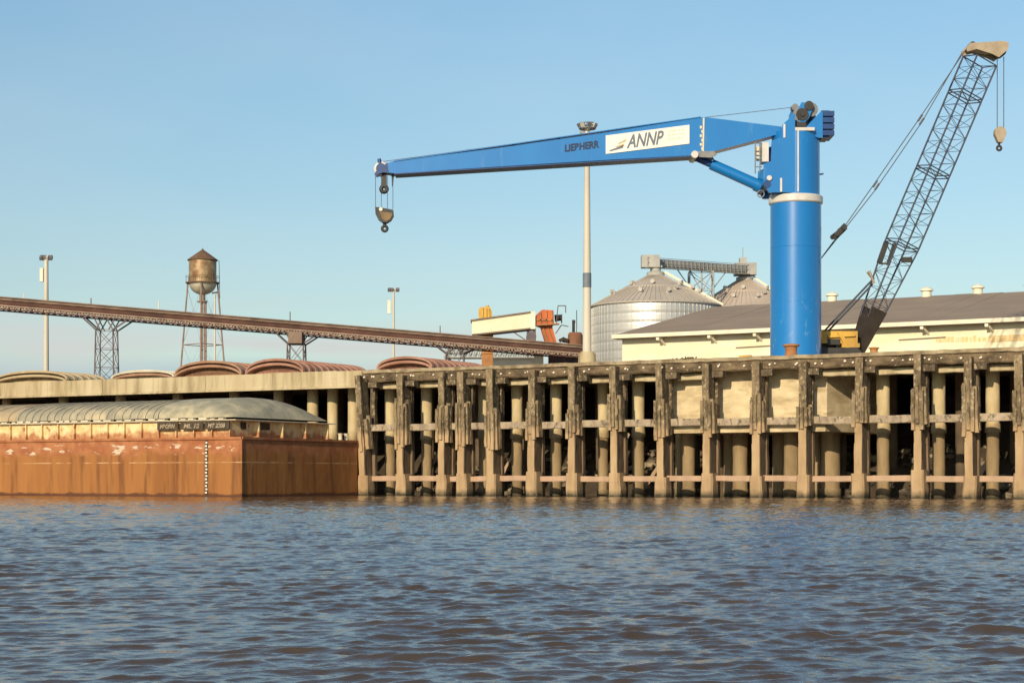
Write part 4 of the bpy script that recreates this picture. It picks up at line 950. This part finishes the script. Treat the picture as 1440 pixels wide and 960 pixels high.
# ------------------------------------------------------------------ long inclined conveyor
YG = 172.0; KG = FPX / YG
def G(px, py, dy=0): p_ = P(px, py, YG); return Vector((p_[0], YG + dy, p_[2]))
gy = lambda px: 419.5 + (px) * (482.5 - 419.5) / 760
gx0, gx1 = -120, 822
cv = thing("inclined_conveyor", "long rusty inclined conveyor gallery on lattice trestles", "conveyor", (G(300, 0).x, YG, 7.9))
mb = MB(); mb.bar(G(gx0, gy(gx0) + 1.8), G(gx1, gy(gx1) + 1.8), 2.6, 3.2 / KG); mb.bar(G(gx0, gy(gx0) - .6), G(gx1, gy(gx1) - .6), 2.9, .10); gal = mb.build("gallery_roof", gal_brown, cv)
mb = MB(); mb.bar(G(gx0, gy(gx0) + 6.8), G(gx1, gy(gx1) + 6.8), 2.3, 6.6 / KG); mb.build("gallery_side_shade", gal_dark, cv)  # dark band: shadow below the gallery roof put into the side's colour
mb = MB(); mb.bar(G(gx0, gy(gx0) + 10.8), G(gx1, gy(gx1) + 10.8), 2.6, 1.2 / KG); mb.bar(G(gx0, gy(gx0) + 16.0, -1.2), G(gx1, gy(gx1) + 16.0, -1.2), .16, 1.8 / KG); mb.bar(G(gx0, gy(gx0) + 16.0, 1.2), G(gx1, gy(gx1) + 16.0, 1.2), .16, 1.8 / KG); px = gx0; i = 0; rg = random.Random(8)
while px < gx1 - 8:
    for d in (-1.2, 1.2):
        mb.bar(G(px, gy(px) + 11, d), G(px, gy(px) + 15.5, d), .16, .16, up=(0,1,0), m=1)
        mb.bar(G(px, gy(px) + (11 if i % 2 else 15.5), d), G(px + 8, gy(px + 8) + (15.5 if i % 2 else 11), d), .09, .09, m=1)
    px += 8; i += 1
mb.build("truss", [gal_dark, gal_pale], cv)
mb = MB(); mb.bar(G(gx0, gy(gx0) + 11.2, -1.33), G(gx1, gy(gx1) + 11.2, -1.33), .05, 1.6 / KG); mb.build("kick_plate", gal_pale, cv)
def trestle(px, half, spread, ytop, yb):
    mb = MB()
    tp = [G(px + sx * half, ytop, sy * 1.0) for sx, sy in ((-1,-1),(1,-1),(1,1),(-1,1))]
    bt = [Vector((p_.x + (p_.x - G(px, 0).x) * .18, YG + (p_.y - YG) * 1.2, 7.9)) for p_ in tp]
    mb.lattice(bt, tp, max(2, int((tp[0].z - 7.9) / 1.6)),   .065, .026, 'X')
    for sx in (-1, 1):
        for sy in (-1, 1):
            mb.tube(G(px + sx * half, ytop, sy), G(px + sx * spread, gy(px + sx * spread) + 16, sy), .08, n=6)
            mb.tube(G(px + sx * half * .5, ytop, sy), G(px + sx * spread * .45, gy(px + sx * spread * .45) + 16, sy), .06, n=6)
            mb.tube(G(px + sx * half, ytop, sy), G(px + sx * half * .2, gy(px) + 16, sy), .06, n=6)
    mb.build("trestle", tr_steel, cv)
trestle(150, 12, 33, 464.5, 525); trestle(417, 11, 29, 484, 505); trestle(640, 12, 26, 497, 507)
mb = MB(); a = G(408, gy(408) + 8, -1.4); mb.box((a.x, a.y - .1, G(0, 484).z), (G(427, 0).x, YG + 1.2, G(0, gy(417) + 14).z)); mb.build("transfer_house", gal_brown, cv)
for px, h_ in ((34, 10), (128, 11), (223, 15), (408, 15), (619, 13)):
    mb = MB(); mb.tube(G(px, gy(px) + 2), G(px, gy(px) - h_), .05, n=5); mb.build("lamp_rod", eave_white if px in (34, 223) else tr_steel, cv)

# ------------------------------------------------------------------ ship loader and yard plant
YO = 182.0; KO = FPX / YO
def O(px, py, dy=0): p_ = P(px, py, YO); return Vector((p_[0], YO + dy, p_[2]))
ld = thing("grain_loader", "cream boxed loader arm on a rusty column with red drive end", "loader", (O(683, 0).x, YO, 7.9))
mb = MB(); mb.prism([O(x, y, -1.2) for x, y in ((664,471),(664,451.5),(746,440.5),(746,462))], (0, 2.4, 0)); arm = mb.build("boxed_arm", cream_box, ld)
mb = MB(); mb.bar(O(662, 452), O(746, 440.3), 2.7, .14); mb.prism([O(x, y, -1.25) for x, y in ((668,472.5),(746,464),(746,462.2),(668,471.2))], (0, 2.5, 0)); mb.build("arm_trim", dark_ply, arm)
mb = MB(); mb.box(O(746, 464, -1.3), O(752.5, 439.5, 1.3)); mb.build("end_frame", eave_white, ld)
mb = MB(); mb.box((O(677.5, 0).x, YO - .6, 7.9), (O(693.5, 0).x, YO + .6, O(0, 470).z))
for py in (478, 488, 498): mb.box((O(677, 0).x, YO - .68, O(0, py).z), (O(694, 0).x, YO - .605, O(0, py - 1.5).z))
mb.build("column", rust_orange, ld)
mb = MB(); mb.prism([O(x, y, -.9) for x, y in ((673.5,449.5),(673,437),(675,433),(689,432.5),(691.5,438),(692,447.5))], (0, 1.8, 0)); mb.tube(O(685.5, 433), O(685.5, 429.5), .16, n=8)
for px in (679, 684, 688): mb.bar(O(px, 448, -.96), O(px, 434.5, -.96), .12, .10, up=(0,1,0))
mb.build("slewing_drive", yellow, ld)
mb = MB(); mb.prism([O(x, y, -1.0) for x, y in ((753,457.5),(753,445),(759,439),(763,436.5),(778,437.5),(779,456),(776,459),(783,484),(771,489),(765,477),(760,460))], (0, 2.0, 0)); red = mb.build("red_drive_end", rust_red, ld)
mb = MB()
for a_, e_ in (((760,441),(760,457)),((768,438.5),(768,462)),((776,438),(776,458)),((754,451),(779,452)),((763,461),(772,487)),((770,462),(778,485))): mb.bar(O(*a_, -1.06), O(*e_, -1.06), .14, .12, up=(0,1,0))
mb.bar(O(754, 459, -1.3), O(786, 457, -1.3), .8, .12); mb.build("red_rib", rust_orange, red)
mb = MB(); mb.tube(O(780, 447.5), O(789, 446.5), .35, .30, 14); mb.tube(O(789, 448), O(790.5, 448), .45, n=14); mb.build("motor", heel_brown, ld)
mb = MB(); mb.path([O(782, 456, -.9), O(784.5, 431, -.9), O(795, 431, -.9), O(795, 441, -.9)], .05, 5); mb.path([O(781, 470, -.9), O(789, 458, -.9), O(799, 460, -.9)], .05, 5); mb.build("handrail", tr_steel, ld)
tk = thing("rusty_hopper", "brown rusty hopper tank at the conveyor's foot beside the pale mast", "hopper", (O(809, 0).x, YO, 7.9))
mb = MB(); cxk = (O(809, 0).x, YO); rk_ = 10.5 / KO
mb.lathe(cxk, [(rk_, 7.9), (rk_, O(0, 471).z), (rk_ * .82, O(0, 467.5).z), (.02, O(0, 467).z)], 28); mb.build("shell", weathered("hopper_rust", (0.19,0.085,0.045), (0.26,0.12,0.06), .8, rough=.8, grime=(0.09,0.045,0.03)), tk)
mb = MB(); mb.tube(O(806.5, 468), O(806.5, 452), .14, n=8); mb.tube(O(804.5, 452), O(809, 452), .16, n=8); mb.tube(O(811, 468), O(811, 436), .04, n=5); mb.tube(O(799, 480, -.5), O(791, 478, -.5), .22, .26, 10); mb.tube(O(789, 476, -.5), O(791, 480, -.5), .32, n=10); mb.build("vent_pipe", heel_brown, tk)
dh = thing("discharge_shed", "low dark rusty shed where the conveyor meets the yard", "shed", (O(795, 0).x, YO - 4, 7.9))
mb = MB(); mb.box((O(770, 0).x, YO - 6, 7.9), (O(820, 0).x, YO - 3, O(0, 494).z)); mb.build("wall", gal_dark, dh)
mb = MB(); mb.prism([(O(767, 0).x, YO - 6.4, O(0, 493.8).z), (O(822, 0).x, YO - 6.4, O(0, 495).z), (O(822, 0).x, YO - 6.4, O(0, 493.2).z), (O(767, 0).x, YO - 6.4, O(0, 491.5).z)], (0, 3.6, 0)); mb.build("roof", gal_brown, dh)
mb = MB()
for px in (782, 795, 801): mb.box((O(px, 0).x, YO - 6.05, 7.95), (O(px + 4, 0).x, YO - 6.003, O(0, 500).z))
mb.build("opening_shade", black, dh)  # flat black plates, the unlit inside of the shed painted on its wall
# low truss conveyor beyond and white kiosk
YB = 200.0; KB = FPX / YB
def B_(px, py, dy=0): p_ = P(px, py, YB); return Vector((p_[0], YB + dy, p_[2]))
tb = thing("truss_conveyor", "grey lattice truss conveyor low behind the loader column", "conveyor", (B_(690, 0).x, YB, 7.9))
mb = MB(); mb.lattice([B_(625, 503, -1), B_(625, 503, 1), B_(625, 488, 1), B_(625, 488, -1)], [B_(752, 503, -1), B_(752, 503, 1), B_(752, 488, 1), B_(752, 488, -1)], 18, .09, .055, 'X'); mb.build("truss", galv_dark, tb)
mb = MB(); mb.lattice([Vector((B_(742 + a_, 0).x, YB + d_, 7.9)) for a_, d_ in ((0,-1),(10,-1),(10,1),(0,1))], [B_(742 + a_, 462, d_) for a_, d_ in ((0,-1),(10,-1),(10,1),(0,1))], 5, .10, .05, 'X'); mb.tube(B_(747, 474, -1.1), B_(747, 474, 1.1), .55, n=18)
mb.tube(B_(742, 480), B_(715, 462), .06, n=5); mb.build("drive_tower", tr_steel, tb)
mb = MB()
for px in (632, 690): mb.bar((B_(px, 0).x, YB, 7.9), B_(px, 503), .3, .3, up=(0,1,0))
mb.build("support_post", tr_steel, tb)
kk = thing("yard_kiosk", "small white kiosk on the wharf right below the loader arm", "kiosk", (B_(757, 0).x, 176, 7.9))
Yk = 176.0; Q = lambda px, py, dy=0: Vector((P(px, py, Yk)[0], Yk + dy, P(px, py, Yk)[2]))
mb = MB(); mb.box((Q(751, 0).x, Yk - 1, 7.9), (Q(764, 0).x, Yk + 1, Q(0, 499.5).z)); mb.build("wall", cream_box, kk)
mb = MB(); mb.box((Q(750, 0).x, Yk - 1.2, Q(0, 499.3).z), (Q(765, 0).x, Yk + 1.2, Q(0, 497.8).z)); mb.build("roof", dark_ply, kk)
lw = thing("yard_wall", "long low white wall between the rusty column and the kiosk", "wall", (Q(722, 0).x, Yk, 7.9))
mb = MB(); mb.box((Q(693, 0).x, Yk - .15, 7.9), (Q(750, 0).x, Yk + .15, Q(0, 505.5).z)); mb.build("panel", eave_white, lw)
mb = MB(); mb.box((Q(692.5, 0).x, Yk - .22, Q(0, 505.3).z), (Q(750.5, 0).x, Yk + .22, Q(0, 503.6).z)); mb.build("coping", pale_steel, lw)

# ------------------------------------------------------------------ small things on the wharf edge
def bollard(px, tt, h_, r_, label):
    s_ = S(px, tt); o = thing("mooring_bollard", label, "bollard", (s_, tt, 7.9), 'W', "bollards on the wharf edge")
    mb = MB(); mb.lathe((s_, tt), [(r_ * 1.35, 7.9), (r_ * 1.35, 7.96), (r_, 7.98), (r_ * .86, 7.9 + h_ * .5), (r_ * .95, 7.9 + h_ * .8)], 20); mb.build("shaft", rust_orange, o)
    mb = MB(); mb.lathe((s_, tt), [(r_ * .95, 7.9 + h_ * .8), (r_ * 1.25, 7.9 + h_ * .84), (r_ * 1.25, 7.9 + h_ * .96), (r_ * .9, 7.9 + h_), (.01, 7.9 + h_ + .02)], 20); mb.build("cap", rust_orange, o)
bollard(1112.5, 1.0, .78, .38, "stout rusty bollard standing before the blue crane column")
bollard(1229, 1.0, .42, .24, "small brown bollard between the lattice boom's foot and the long shed")
yb = thing("wheel_stop", "low yellow wheel stop on the wharf edge left of the blue column", "wheel stop", (S(1050, .9), .9, 7.9), 'W')
mb = MB(); a = S(1038, .9); e = S(1062, .9); mb.prism([(a, .75, 7.9), (a + .12, .75, 8.12), (e - .3, .75, 8.14), (e, .75, 7.9)], (0, .3, 0)); mb.build("bar", yellow, yb)
def bush(px, tt, label):
    s_ = S(px, tt); o = thing("bush", label, "bush", (s_, tt, 7.9), 'W'); r = random.Random(77); mb = MB()
    for _ in range(420):
        p_ = Vector((s_ + r.gauss(0, .42), tt + r.gauss(0, .25), 7.9 + abs(r.gauss(0, .09))))
        u = Vector((r.uniform(-1,1), r.uniform(-1,1), r.uniform(-.3,1))).normalized() * .09; v = u.cross(Vector((r.uniform(-1,1), r.uniform(-1,1), r.uniform(-1,1)))).normalized() * .05
        mb.add([p_ - u, p_ + v, p_ + u, p_ - v], [(0,1,2,3)])
    mb.build("foliage", leaf_mat, o, recalc=False)
    mb = MB()
    for _ in range(12): mb.tube((s_ + r.uniform(-.3,.3), tt, 7.9), (s_ + r.uniform(-.6,.6), tt + r.uniform(-.2,.2), 8.03), .012, n=4)
    mb.build("stem", leg_steel, o, recalc=False)
bush(968, .95, "low dark green bush growing on the wharf edge before the shed")
